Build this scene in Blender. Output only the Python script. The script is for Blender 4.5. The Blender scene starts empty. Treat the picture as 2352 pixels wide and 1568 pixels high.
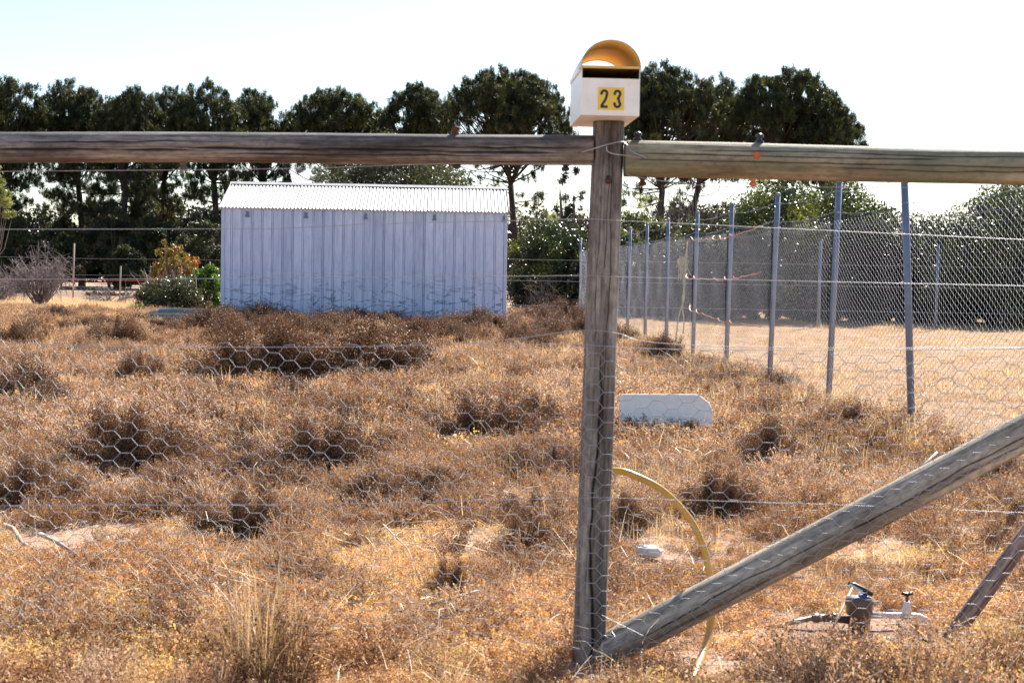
import bpy, math, random
import numpy as np
from mathutils import Vector, Matrix, noise

random.seed(7)
rng = np.random.default_rng(7)
S = bpy.context.scene
COL = S.collection
R = math.radians

# ------------------------------------------------------------------ camera
F = 1519.0                     # focal length in pixels of a 1024 wide frame
HC = 1.45                      # camera height
pitch, roll = R(-2.63), R(1.0)
fw = Vector((0, math.cos(pitch), math.sin(pitch)))
r0 = Vector((1, 0, 0)); u0 = r0.cross(fw)
rt = r0 * math.cos(roll) + u0 * math.sin(roll)
up = u0 * math.cos(roll) - r0 * math.sin(roll)
cam_d = bpy.data.cameras.new('camera'); cam = bpy.data.objects.new('camera', cam_d)
COL.objects.link(cam)
m = Matrix.Identity(4)
for i in range(3):
    m[i][0], m[i][1], m[i][2] = rt[i], up[i], -fw[i]
m[0][3], m[1][3], m[2][3] = 0, 0, HC
cam.matrix_world = m
cam_d.sensor_width = 23.6; cam_d.lens = 23.6 * F / 1024
cam_d.clip_start = 0.1; cam_d.clip_end = 3000
cam_d.dof.use_dof = True; cam_d.dof.focus_distance = 30; cam_d.dof.aperture_fstop = 7.0
S.camera = cam

# ------------------------------------------------------------------ light
SUN_EL, SUN_AZ = R(38), R(24)          # azimuth from +Y towards +X
w = bpy.data.worlds.new('World'); S.world = w; w.use_nodes = True
nt = w.node_tree; bg = nt.nodes['Background']
sky = nt.nodes.new('ShaderNodeTexSky'); sky.sky_type = 'NISHITA'; sky.sun_disc = False
sky.sun_elevation = SUN_EL; sky.sun_rotation = SUN_AZ
sky.air_density = 1.0; sky.dust_density = 0.5; sky.ozone_density = 2.4
nt.links.new(sky.outputs[0], bg.inputs[0]); bg.inputs[1].default_value = 0.07
sd = bpy.data.lights.new('sun', 'SUN'); so = bpy.data.objects.new('sun', sd); COL.objects.link(so)
sd.energy = 5.0; sd.angle = R(0.5); sd.color = (1, 0.935, 0.85)
sdir = Vector((math.cos(SUN_EL) * math.sin(SUN_AZ), math.cos(SUN_EL) * math.cos(SUN_AZ), math.sin(SUN_EL)))
so.rotation_euler = sdir.to_track_quat('Z', 'Y').to_euler()
S.view_settings.view_transform = 'Standard'; S.view_settings.look = 'None'
S.view_settings.exposure = 1.5; S.view_settings.gamma = 1; S.view_settings.use_curve_mapping = False

# ------------------------------------------------------------------ helpers
K = 1024 / 2352.0
def ray(x, y):                  # x, y in the 2352 wide view of the photograph
    return fw + rt * ((x * K - 512) / F) + up * ((341 - y * K) / F)
def P(x, y, Y):                 # point at distance Y in front
    d = ray(x, y); t = Y / d.y
    return Vector((0, 0, HC)) + d * t
def gz(x, y):
    a = 1.0 if y < 60 else 0.0
    return a * (0.045 * noise.noise(Vector((x * .35, y * .35, 0))) + 0.02 * noise.noise(Vector((x * 1.3, y * 1.3, 5)))) 
def G(x, y):                    # ground point seen at a pixel
    d = ray(x, y); t = HC / -d.z
    p = Vector((0, 0, HC)) + d * t
    p.z = gz(p.x, p.y); return p

def np_mesh(name, V, Fc, smooth=False, attr=None):
    V = np.asarray(V, dtype=np.float32); Fc = np.asarray(Fc, dtype=np.int32)
    me = bpy.data.meshes.new(name)
    n, k = Fc.shape
    me.vertices.add(len(V)); me.vertices.foreach_set('co', V.ravel())
    me.loops.add(n * k); me.loops.foreach_set('vertex_index', Fc.ravel())
    me.polygons.add(n); me.polygons.foreach_set('loop_start', np.arange(0, n * k, k, dtype=np.int32))
    if smooth: me.polygons.foreach_set('use_smooth', np.ones(n, dtype=bool))
    if attr is not None:
        a = me.attributes.new('v', 'FLOAT', 'FACE'); a.data.foreach_set('value', np.asarray(attr, dtype=np.float32))
    me.update(calc_edges=True)
    return me
def tag(o, label=None, cat=None, group=None, kind=None):
    if label: o['label'] = label
    if cat: o['category'] = cat
    if group: o['group'] = group
    if kind: o['kind'] = kind
    return o
def empty(name, loc=(0, 0, 0), rz=0):
    o = bpy.data.objects.new(name, None); COL.objects.link(o)
    o.location = loc; o.rotation_euler = (0, 0, rz); o.empty_display_size = .1
    return o
def ob(name, me, mat, parent=None, loc=None):
    o = bpy.data.objects.new(name, me); COL.objects.link(o)
    if mat and not me.materials: me.materials.append(mat)
    if parent: o.parent = parent
    if loc is not None: o.location = loc
    return o

class MB:
    def __init__(s): s.v = []; s.f = []
    def box(s, lo, hi, M=None):
        x0, y0, z0 = lo; x1, y1, z1 = hi; b = len(s.v)
        vs = [Vector(c) for c in ((x0,y0,z0),(x1,y0,z0),(x1,y1,z0),(x0,y1,z0),(x0,y0,z1),(x1,y0,z1),(x1,y1,z1),(x0,y1,z1))]
        if M: vs = [M @ v for v in vs]
        s.v += [tuple(v) for v in vs]
        s.f += [tuple(b + i for i in q) for q in ((0,3,2,1),(4,5,6,7),(0,1,5,4),(1,2,6,5),(2,3,7,6),(3,0,4,7))]
        return s
    def tube(s, pts, rad, n=6, caps=True):
        pts = [Vector(p) for p in pts]
        if not hasattr(rad, '__len__'): rad = [rad] * len(pts)
        b = len(s.v); prev = None
        for i, p in enumerate(pts):
            t = (pts[min(i + 1, len(pts) - 1)] - pts[max(i - 1, 0)])
            t = t.normalized() if t.length > 1e-9 else Vector((0, 0, 1))
            if prev is None:
                a = t.orthogonal().normalized()
            else:
                a = prev - t * prev.dot(t); a = a.normalized() if a.length > 1e-6 else t.orthogonal().normalized()
            prev = a; c = t.cross(a)
            for k in range(n):
                q = p + (a * math.cos(2 * math.pi * k / n) + c * math.sin(2 * math.pi * k / n)) * rad[i]
                s.v.append(tuple(q))
        for i in range(len(pts) - 1):
            for k in range(n):
                k2 = (k + 1) % n
                s.f.append((b + i*n + k, b + i*n + k2, b + (i+1)*n + k2, b + (i+1)*n + k))
        if caps:
            s.f.append(tuple(b + k for k in range(n))[::-1]); e = b + (len(pts) - 1) * n
            s.f.append(tuple(e + k for k in range(n)))
        return s
    def lathe(s, prof, n=20, M=None):
        b = len(s.v)
        for (r_, z) in prof:
            for k in range(n):
                v = Vector((r_ * math.cos(2*math.pi*k/n), r_ * math.sin(2*math.pi*k/n), z))
                if M: v = M @ v
                s.v.append(tuple(v))
        for i in range(len(prof) - 1):
            for k in range(n):
                k2 = (k + 1) % n
                s.f.append((b + i*n + k, b + i*n + k2, b + (i+1)*n + k2, b + (i+1)*n + k))
        s.f.append(tuple(b + k for k in range(n))[::-1]); e = b + (len(prof) - 1) * n
        s.f.append(tuple(e + k for k in range(n)))
        return s
    def mesh(s, name, smooth=False):
        me = bpy.data.meshes.new(name); me.from_pydata(s.v, [], s.f)
        if smooth:
            me.polygons.foreach_set('use_smooth', [True] * len(me.polygons))
        me.update(); return me
    def build(s, name, mat, parent=None, smooth=False, bevel=0):
        o = ob(name, s.mesh(name, smooth), mat, parent)
        if bevel:
            b = o.modifiers.new('bevel', 'BEVEL'); b.width = bevel; b.segments = 2; b.limit_method = 'ANGLE'
        return o

# ------------------------------------------------------------------ materials
def mat(name):
    m = bpy.data.materials.new(name); m.use_nodes = True
    return m, m.node_tree, m.node_tree.nodes['Principled BSDF']
def nd(nt, t, **kw):
    n = nt.nodes.new(t)
    for k, v in kw.items():
        if k.startswith('i_'): n.inputs[k[2:]].default_value = v
        else: setattr(n, k, v)
    return n
def ramp(nt, src, stops):
    r = nt.nodes.new('ShaderNodeValToRGB'); e = r.color_ramp.elements
    while len(e) < len(stops): e.new(.5)
    for k, (p, c) in enumerate(stops):
        e[k].position = p; e[k].color = (*c, 1) if len(c) == 3 else c
    nt.links.new(src, r.inputs[0]); return r.outputs[0]
def mixc(nt, a, b, f, mode='MIX'):
    m = nt.nodes.new('ShaderNodeMix'); m.data_type = 'RGBA'; m.blend_type = mode
    for s, v in ((m.inputs[6], a), (m.inputs[7], b), (m.inputs[0], f)):
        if hasattr(v, 'is_output'): nt.links.new(v, s)
        else: s.default_value = v if not isinstance(v, tuple) else (*v, 1)
    return m.outputs[2]
def noise_t(nt, scale, detail=4, vec=None, stretch=None, rough=.55, dim='Object'):
    tc = nt.nodes.new('ShaderNodeTexCoord')
    v = tc.outputs[dim] if dim != 'World' else nt.nodes.new('ShaderNodeNewGeometry').outputs['Position']
    if stretch:
        mp = nt.nodes.new('ShaderNodeMapping'); mp.inputs['Scale'].default_value = stretch
        nt.links.new(v, mp.inputs[0]); v = mp.outputs[0]
    n = nt.nodes.new('ShaderNodeTexNoise'); n.inputs['Scale'].default_value = scale
    n.inputs['Detail'].default_value = detail; n.inputs['Roughness'].default_value = rough
    nt.links.new(v, n.inputs['Vector']); return n.outputs['Fac']
def bump(nt, b, h, strength=.3, dist=.01):
    n = nt.nodes.new('ShaderNodeBump'); n.inputs['Strength'].default_value = strength; n.inputs['Distance'].default_value = dist
    nt.links.new(h, n.inputs['Height']); nt.links.new(n.outputs[0], b.inputs['Normal'])

def simple(name, col, rough=.6, metal=0.0, var=.25, scale=20, spec=.5):
    m, nt, b = mat(name)
    f = noise_t(nt, scale)
    c = ramp(nt, f, [(.3, tuple(x * (1 - var) for x in col)), (.7, tuple(min(1, x * (1 + var * .6)) for x in col))])
    nt.links.new(c, b.inputs['Base Color']); b.inputs['Roughness'].default_value = rough
    b.inputs['Metallic'].default_value = metal; b.inputs['Specular IOR Level'].default_value = spec
    bump(nt, b, f, .1, .003)
    return m

def foliage(name, stops, transl=.4, rough=.55, spec=.4, tint=None, tcol=(1.2, 1.0, .6)):
    m, nt, b = mat(name)
    a = nt.nodes.new('ShaderNodeAttribute'); a.attribute_name = 'v'
    f = a.outputs['Fac']
    if tint:
        ti = nt.nodes.new('ShaderNodeAttribute'); ti.attribute_type = 'INSTANCER'; ti.attribute_name = 'tint'
        ma = nt.nodes.new('ShaderNodeMath'); ma.operation = 'MULTIPLY_ADD'; ma.inputs[1].default_value = tint; 
        nt.links.new(ti.outputs['Fac'], ma.inputs[0]); nt.links.new(f, ma.inputs[2]); f = ma.outputs[0]
    c = ramp(nt, f, stops)
    nt.links.new(c, b.inputs['Base Color']); b.inputs['Roughness'].default_value = rough
    b.inputs['Specular IOR Level'].default_value = spec
    t = nt.nodes.new('ShaderNodeBsdfTranslucent')
    cc = mixc(nt, c, tcol, 1.0, 'MULTIPLY'); nt.links.new(cc, t.inputs[0])
    mx = nt.nodes.new('ShaderNodeMixShader'); mx.inputs[0].default_value = transl
    nt.links.new(b.outputs[0], mx.inputs[1]); nt.links.new(t.outputs[0], mx.inputs[2])
    nt.links.new(mx.outputs[0], nt.nodes['Material Output'].inputs['Surface'])
    return m

M = {}
def soil_mat(name, cols, sc=1.0):
    m, nt, b = mat(name)
    f = noise_t(nt, 1.2 * sc, 6); g = noise_t(nt, 22 * sc, 5, rough=.7)
    c1 = ramp(nt, f, [(.3, cols[0]), (.5, cols[1]), (.68, cols[2])])
    c2 = ramp(nt, g, [(.3, (.45, .42, .4)), (.62, (1, 1, 1))])
    nt.links.new(mixc(nt, c1, c2, .7, 'MULTIPLY'), b.inputs['Base Color'])
    b.inputs['Roughness'].default_value = .95; b.inputs['Specular IOR Level'].default_value = .1
    bump(nt, b, g, .8, .03)
    return m
M['soil'] = soil_mat('dry_soil', [(.34, .21, .14), (.46, .31, .22), (.54, .39, .29)])
M['stubble'] = soil_mat('stubble_ground', [(.24, .14, .08), (.38, .24, .14), (.48, .33, .21)], 1.6)
M['track'] = soil_mat('track_dirt', [(.20, .13, .09), (.27, .18, .13), (.33, .235, .17)], .4)
M['verge'] = soil_mat('green_verge', [(.10, .12, .03), (.16, .17, .04), (.24, .20, .08)], .6)

def wood(name, cA, cB, cC, green=0.0, grain=.95):
    m, nt, b = mat(name)
    f = noise_t(nt, 3.0, 6, stretch=(.5, 6, 6), rough=.6)
    fine = noise_t(nt, 14.0, 6, stretch=(.25, 9, 9), rough=.7)
    blot = noise_t(nt, 2.2, 3, stretch=(1.0, 2.5, 2.5))
    c = ramp(nt, f, [(.38, cA), (.5, cB), (.62, cC)])
    dark = ramp(nt, fine, [(.30, (.16, .14, .13)), (.40, (.55, .53, .51)), (.50, (.95, .95, .95)), (.66, (1.3, 1.28, 1.24))])
    c = mixc(nt, c, dark, grain, 'MULTIPLY')
    c = mixc(nt, c, ramp(nt, blot, [(.38, (.35, .35, .38)), (.58, (1, 1, 1))]), .8, 'MULTIPLY')
    med = noise_t(nt, 24.0, 4, stretch=(1, 2.6, 2.6), rough=.65)
    c = mixc(nt, c, ramp(nt, med, [(.36, (.55, .52, .50)), (.52, (1, 1, 1)), (.7, (1.25, 1.22, 1.18))]), .75, 'MULTIPLY')
    if green:
        g = noise_t(nt, 1.3, 2, stretch=(1, 2, 2))
        c = mixc(nt, c, (.16, .20, .13), ramp(nt, g, [(.45, (0, 0, 0)), (.62, (green, green, green))]))
    at = nt.nodes.new('ShaderNodeAttribute'); at.attribute_name = 'crack'
    c = mixc(nt, c, (.012, .008, .006), at.outputs['Fac'])  # shade inside the splits, painted into the timber colour
    nt.links.new(c, b.inputs['Base Color']); b.inputs['Roughness'].default_value = .75
    b.inputs['Specular IOR Level'].default_value = .35
    bump(nt, b, fine, .5, .004)
    return m
M['wood_grey'] = wood('weathered_timber', (.13, .105, .09), (.25, .21, .18), (.36, .32, .285))
M['wood_post'] = wood('post_timber', (.13, .113, .098), (.24, .213, .185), (.36, .33, .295), 0, .7)
M['wood_green'] = wood('treated_timber', (.20, .15, .09), (.33, .26, .17), (.46, .38, .28), .5, .32)
M['wood_brace'] = wood('brace_timber', (.24, .20, .155), (.38, .33, .265), (.52, .465, .385), 0, .5)
M['wood_pole'] = wood('pole_timber', (.17, .11, .095), (.29, .20, .175), (.42, .33, .29))
M['wire'] = simple('galvanised_wire', (.40, .40, .43), .5, .3)
M['wire_tie'] = simple('tie_wire_steel', (.40, .40, .43), .35, .6)
M['netting'] = simple('netting_wire', (.38, .38, .41), .55, .2, .2, 20, .4)
M['gal'] = simple('galvanised_post', (.20, .23, .31), .5, .25, .2, 6)
M['chain'] = simple('chain_link_wire', (.23, .255, .32), .6, .1, .2, 20, .3)
M['rust'] = simple('rusty_iron', (.12, .045, .02), .8, .2, .5, 60)
M['orange_paint'] = simple('orange_paint', (.50, .14, .04), .7, 0, .3, 60)
M['black'] = simple('black_plastic', (.02, .02, .026), .4)
M['copper'] = simple('orange_spring', (.62, .20, .09), .35, .2)
M['rope'] = simple('frayed_rope', (.62, .58, .45), .9)
M['white_box'] = simple('cream_painted_steel', (.93, .90, .83), .35, 0, .09, 14)
M['inner'] = simple('cream_yellow_lining', (.78, .50, .14), .5, 0, .08, 8)  # cream yellow, with the golden glow of bounced light put into the colour
M['dark_inner'] = simple('dark_slot_lining', (.035, .022, .012), .9)  # near-black colour standing in for the shade inside the open slot
M['plate'] = simple('yellow_sticker', (.88, .62, .07), .5, 0, .06, 30)
M['navy'] = simple('navy_print', (.012, .014, .05), .5, 0, .1)
M['foam'] = simple('white_foam', (.94, .89, .82), .75, 0, .08, 12)
M['hose'] = simple('yellow_hose', (.60, .34, .06), .3, 0, .12, 10)
M['pvc'] = simple('white_pvc', (.72, .72, .72), .4, 0, .1)
M['brown_pl'] = simple('brown_valve_plastic', (.13, .10, .08), .4, 0, .25, 30)
M['poly'] = simple('tan_pipe', (.38, .25, .14), .45, 0, .3, 30)
M['blue'] = simple('blue_ring', (.02, .10, .55), .4)
M['tealw'] = simple('pale_blue_edge', (.45, .65, .68), .4)
M['stone'] = simple('pale_stone', (.70, .64, .58), .8, 0, .2, 30)
M['stick'] = simple('grey_stick', (.42, .34, .27), .8, 0, .3, 30)
M['bark'] = simple('pine_bark', (.060, .042, .032), .9, 0, .4, 3)
M['bark2'] = simple('grey_bark', (.16, .12, .10), .9, 0, .4, 3)
M['twig'] = simple('dead_twig', (.24, .19, .18), .85, 0, .4, 3)
M['tape'] = simple('orange_tape', (.75, .16, .06), .6)
M['teal'] = simple('teal_painted_timber', (.20, .30, .30), .6, 0, .3, 5)
M['palewood'] = simple('pale_timber', (.55, .52, .45), .6, 0, .3, 5)

def zinc_wall():
    m, nt, b = mat('pale_blue_steel')
    big = noise_t(nt, .55, 3, dim='World'); fine = noise_t(nt, 5, 6, stretch=(3, 1, .35), rough=.7, dim='World'); sp = noise_t(nt, 60, 3, dim='World')
    c = ramp(nt, big, [(.3, (.60, .65, .84)), (.7, (.70, .73, .88))])  # blue of the reflected sky put into the pale steel colour
    c = mixc(nt, c, ramp(nt, fine, [(.34, (.70, .73, .80)), (.56, (1, 1, 1))]), .8, 'MULTIPLY')
    c = mixc(nt, c, ramp(nt, sp, [(.3, (.85, .85, .88)), (.6, (1, 1, 1))]), .6, 'MULTIPLY')
    oi = nt.nodes.new('ShaderNodeObjectInfo'); c = mixc(nt, c, ramp(nt, oi.outputs['Random'], [(0, (.84, .85, .88)), (1, (1.06, 1.05, 1.04))]), 1.0, 'MULTIPLY')
    # rubbed arc marks left by swaying grass, low on the wall
    gp = nt.nodes.new('ShaderNodeNewGeometry').outputs['Position']; sep = nt.nodes.new('ShaderNodeSeparateXYZ'); nt.links.new(gp, sep.inputs[0])
    mr = nt.nodes.new('ShaderNodeMapRange'); mr.inputs['From Min'].default_value = 1.55; mr.inputs['From Max'].default_value = .5
    nt.links.new(sep.outputs[2], mr.inputs[0])
    mp = nt.nodes.new('ShaderNodeMapping'); mp.inputs['Scale'].default_value = (.5, 1, 1.6); nt.links.new(gp, mp.inputs[0])
    wv = nt.nodes.new('ShaderNodeTexNoise'); wv.inputs['Scale'].default_value = 3.2; wv.inputs['Detail'].default_value = 5; nt.links.new(mp.outputs[0], wv.inputs['Vector'])
    wr = ramp(nt, wv.outputs['Fac'], [(.495, (0, 0, 0)), (.505, (1, 1, 1)), (.525, (1, 1, 1)), (.54, (0, 0, 0))])
    mu = nt.nodes.new('ShaderNodeMath'); mu.operation = 'MULTIPLY'; nt.links.new(wr, mu.inputs[0]); nt.links.new(mr.outputs[0], mu.inputs[1])
    mu2 = nt.nodes.new('ShaderNodeMath'); mu2.operation = 'MULTIPLY'; nt.links.new(mu.outputs[0], mu2.inputs[0]); mu2.inputs[1].default_value = .85
    c = mixc(nt, c, (.10, .13, .22), mu2.outputs[0])
    nt.links.new(c, b.inputs['Base Color']); b.inputs['Roughness'].default_value = .42; b.inputs['Metallic'].default_value = .12
    bump(nt, b, fine, .04, .003)
    return m
M['shed_wall'] = zinc_wall()
M['shed_roof'] = simple('white_roof_steel', (.66, .62, .57), .35, 0, .12, 3)
M['shed_trim'] = simple('pale_trim', (.55, .58, .70), .45, .1, .1, 3)

M['scrub'] = foliage('scrub_leaf', [(0, (.045, .024, .012)), (.45, (.150, .080, .042)), (.8, (.30, .175, .10)), (1, (.48, .34, .23))], .2, .6, .3, None, (1.1, .9, .7))
M['scrub_i'] = foliage('low_scrub_leaf', [(0, (.11, .058, .032)), (.42, (.29, .168, .096)), (.75, (.48, .32, .20)), (1, (.70, .56, .43))], .36, .6, .3, .3, (1.1, .95, .75))
M['weed_i'] = foliage('dry_weed_leaf', [(0, (.24, .14, .075)), (.3, (.48, .28, .155)), (.62, (.68, .45, .27)), (.85, (.60, .48, .20)), (1, (.34, .36, .09))], .45, .6, .3, .35, (1.1, .97, .7))
M['grass_i'] = foliage('straw_blade', [(0, (.40, .24, .11)), (.4, (.58, .38, .19)), (.8, (.72, .54, .32)), (1, (.84, .74, .56))], .45, .5, .45, .25, (1.05, 1, .85))
M['green_i'] = foliage('green_blade', [(0, (.12, .13, .03)), (1, (.36, .33, .10))], .45, .45, .5, .3)
M['straw'] = foliage('tall_straw_blade', [(0, (.30, .19, .11)), (.5, (.48, .34, .20)), (1, (.74, .62, .46))], .35, .4, .6)
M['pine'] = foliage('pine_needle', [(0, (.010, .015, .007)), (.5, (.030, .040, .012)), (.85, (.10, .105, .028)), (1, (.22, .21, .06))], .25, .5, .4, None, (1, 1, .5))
M['olive'] = foliage('olive_leaf', [(0, (.035, .042, .018)), (.6, (.085, .09, .038)), (1, (.21, .20, .09))], .3, .35, .7, None, (1, 1, .6))
M['broad'] = foliage('glossy_leaf', [(0, (.010, .018, .006)), (.5, (.030, .046, .012)), (.85, (.16, .17, .028)), (1, (.34, .33, .07))], .33, .33, .7, None, (1.2, 1.2, .5))
M['bright'] = foliage('bright_leaf', [(0, (.03, .06, .012)), (.5, (.09, .15, .025)), (1, (.24, .32, .06))], .4, .3, .7, None, (1.2, 1.3, .5))
M['autumn'] = foliage('autumn_leaf', [(0, (.10, .11, .02)), (.4, (.20, .17, .03)), (.75, (.38, .14, .03)), (1, (.55, .16, .04))], .4, .35, .6)
M['willow'] = foliage('willow_leaf', [(0, (.10, .14, .04)), (1, (.38, .44, .18))], .4, .35, .6)
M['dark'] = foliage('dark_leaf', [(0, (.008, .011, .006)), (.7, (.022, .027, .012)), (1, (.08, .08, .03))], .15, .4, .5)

# ------------------------------------------------------------------ ground
def sheet(name, xs, ys, dz, m, zf=gz):
    V = [(x, y, zf(x, y) + dz) for y in ys for x in xs]
    n = len(xs); Fc = [(j*n+i, j*n+i+1, (j+1)*n+i+1, (j+1)*n+i) for j in range(len(ys)-1) for i in range(n-1)]
    o = ob(name, np_mesh(name, V, Fc, True), m); o['kind'] = 'structure'; return o
xs = [-900, -400, -150, -70, -40] + list(np.arange(-24, 24.1, .4)) + [40, 70, 150, 400, 900]
ys = [-60, -20, -8] + list(np.arange(0, 62, .4)) + [70, 90, 120, 160, 250, 500, 900, 1600]
sheet('ground', xs, ys, 0, M['soil'])
def fx(z): return -0.0474 * z + 4.275         # line of the chain link fence
# stubble paddock inside the chain link fence
ysp = list(np.arange(5, 60, .5)); xo = [0.05] + list(np.arange(1, 30, 1.0))
V = [(fx(y) + dx, y, gz(fx(y) + dx, y) + .012) for y in ysp for dx in xo]
n = len(xo); Fc = [(j*n+i, j*n+i+1, (j+1)*n+i+1, (j+1)*n+i) for j in range(len(ysp)-1) for i in range(n-1)]
o = ob('paddock_ground', np_mesh('paddock_ground', V, Fc, True), M['stubble']); o['kind'] = 'structure'
sheet('dirt_track', [-60, -30, -12, -4], [62, 66, 72, 79], .02, M['track'], lambda x, y: 0)
sheet('grass_verge', [-60, -30, -12, -6], [84, 87, 90, 93], .02, M['verge'], lambda x, y: 0)

# ------------------------------------------------------------------ shed
def shed():
    t = empty('shed', (0, 39, 0)); tag(t, 'long pale blue steel shed with a white corrugated roof behind the scrub', 'shed')
    a = P(512, 480, 39); b = P(1164, 480, 39)
    x0, x1 = a.x, b.x; L = x1 - x0; H = 2.98; D = 3.74; rise = .67
    t.location = (x0, 39, 0); t.rotation_euler = (0, 0, R(2.4))
    np_ = 28; pw = L / np_
    # one wall pan with the pressed rib at its right edge
    def pan(name):
        prof = [(0, 0), (.02, -.0), (.05, .006), (pw*.5, .010), (pw-.075, .006), (pw-.060, 0), (pw-.057, .022), (pw-.045, .022), (pw-.042, -.012), (pw-.018, -.012), (pw-.015, .022), (pw-.003, .022), (pw, 0)]
        V = []; Fc = []
        for z in (0, H): V += [(x, y, z) for x, y in prof]
        k = len(prof); Fc = [(i, i+1, k+i+1, k+i) for i in range(k-1)]
        # give thickness
        V += [(x, y + .004, z) for (x, y, z) in V]
        Fc += [(i+2*k+1, i+2*k, 3*k+i, 3*k+i+1) for i in range(k-1)]
        return np_mesh(name, V, Fc)
    pm = pan('wall_panel')
    rb = MB()
    for i in range(np_):
        o = ob('wall_panel', pm, M['shed_wall'], t, (i * pw, 0, 0))
    # end walls, back wall
    for (xx, nm) in ((0.0, 'end_wall'), (L, 'end_wall')):
        e = MB(); s = .02 if xx == 0 else -.02
        v = [(xx+s, .02, 0), (xx+s, D, 0), (xx+s, D, H), (xx+s, D/2, H+rise), (xx+s, .02, H)]
        v2 = [(p[0]+s, p[1], p[2]) for p in v]
        e.v = v + v2; e.f = [(0,1,2,3,4), (9,8,7,6,5)] + [(i, (i+1)%5, 5+(i+1)%5, 5+i) for i in range(5)]
        e.build(nm, M['shed_wall'], t)
    MB().box((0.03, D-.03, 0), (L-.03, D, H)).build('back_wall', M['shed_wall'], t)
    for xx in (0, L):
        MB().box((xx-.035 if xx == 0 else xx-.05, -.034, 0), (xx+.05 if xx == 0 else xx+.035, .03, H)).build('corner_trim', M['shed_trim'], t)
    # corrugated roof in sheets
    edges = [.0, .125, .255, .37, .505, .62, .715, .835, .945, 1.0]
    def roof_sheet(u0_, u1_, back):
        xa = -.06 + (L + .12) * u0_; xb = -.06 + (L + .12) * u1_ - .004
        n = int((xb - xa) / .0095); V = []; Fc = []
        lift = .006 * (int(u0_ * 100) % 2)
        ov = .12; sl = rise / (D / 2)
        rows = ((-ov, H - ov*sl + .03), (D/4, H + rise/2 + .03), (D/2 - .0, H + rise + .03))
        for (yy, zz) in rows:
            for i in range(n + 1):
                x = xa + (xb - xa) * i / n; h = .013 * math.cos(2 * math.pi * x / .092) + lift
                V.append((x, (D - yy if back else yy), zz + h + (random.gauss(0, .0008))))
        m_ = n + 1; q = len(V)
        Fc = [(j*m_+i, j*m_+i+1, (j+1)*m_+i+1, (j+1)*m_+i) for j in range(2) for i in range(n)]
        V += [(a_, b_, c_ - .003) for a_, b_, c_ in V]
        Fc += [(q+f_[3], q+f_[2], q+f_[1], q+f_[0]) for f_ in Fc]
        ob('roof_sheet', np_mesh('roof_sheet', V, Fc, True), M['shed_roof'], t)
    for i in range(9):
        roof_sheet(edges[i], edges[i+1], False)
        if i % 3 == 0: roof_sheet(edges[i], edges[min(i+3, 9)], True)
    rc = MB(); zt = H + rise + .055
    xa, xb = -.08, L + .08
    prof = [(D/2 - .13, zt - .045), (D/2 - .02, zt + .012), (D/2, zt + .022), (D/2 + .02, zt + .012), (D/2 + .13, zt - .045)]
    for x in (xa, xb):
        for (y, z) in prof: rc.v.append((x, y, z))
    rc.f = [(i, i+1, 5+i+1, 5+i) for i in range(4)]
    o = rc.build('ridge_cap', M['shed_roof'], t); sm = o.modifiers.new('s', 'SOLIDIFY'); sm.thickness = .004
    # barge boards
    for xx in (-.065, L + .055):
        bb = MB(); bb.v = [(xx, -.13, H-.10), (xx, D/2, H+rise-.05), (xx, D/2, H+rise+.07), (xx, -.13, H+.025)]
        bb.v += [(x+.012, y, z) for x, y, z in bb.v]
        bb.f = [(3,2,1,0), (4,5,6,7), (0,1,5,4), (2,3,7,6), (1,2,6,5), (3,0,4,7)]
        bb.build('barge_flashing', M['shed_roof'], t)
    MB().box((-.03, -.030, H-.05), (L+.03, -.001, H-.0)).build('eave_strip', M['shed_trim'], t)
    for px in (568, 702, 839, 997, 1158):
        xx = (px - 512) / (1164 - 512) * L
        k = MB().box((-.035, -.05, -.15), (.035, -.03, -.0)).box((-.05, -.065, -.155), (.05, -.045, -.10)).box((-.02, -.075, -.04), (.02, -.045, -.01))
        ko = k.build('eave_bracket', M['gal'], t, bevel=.004); ko.location = (xx, 0, H - .10)
    return t
shed()

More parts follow.
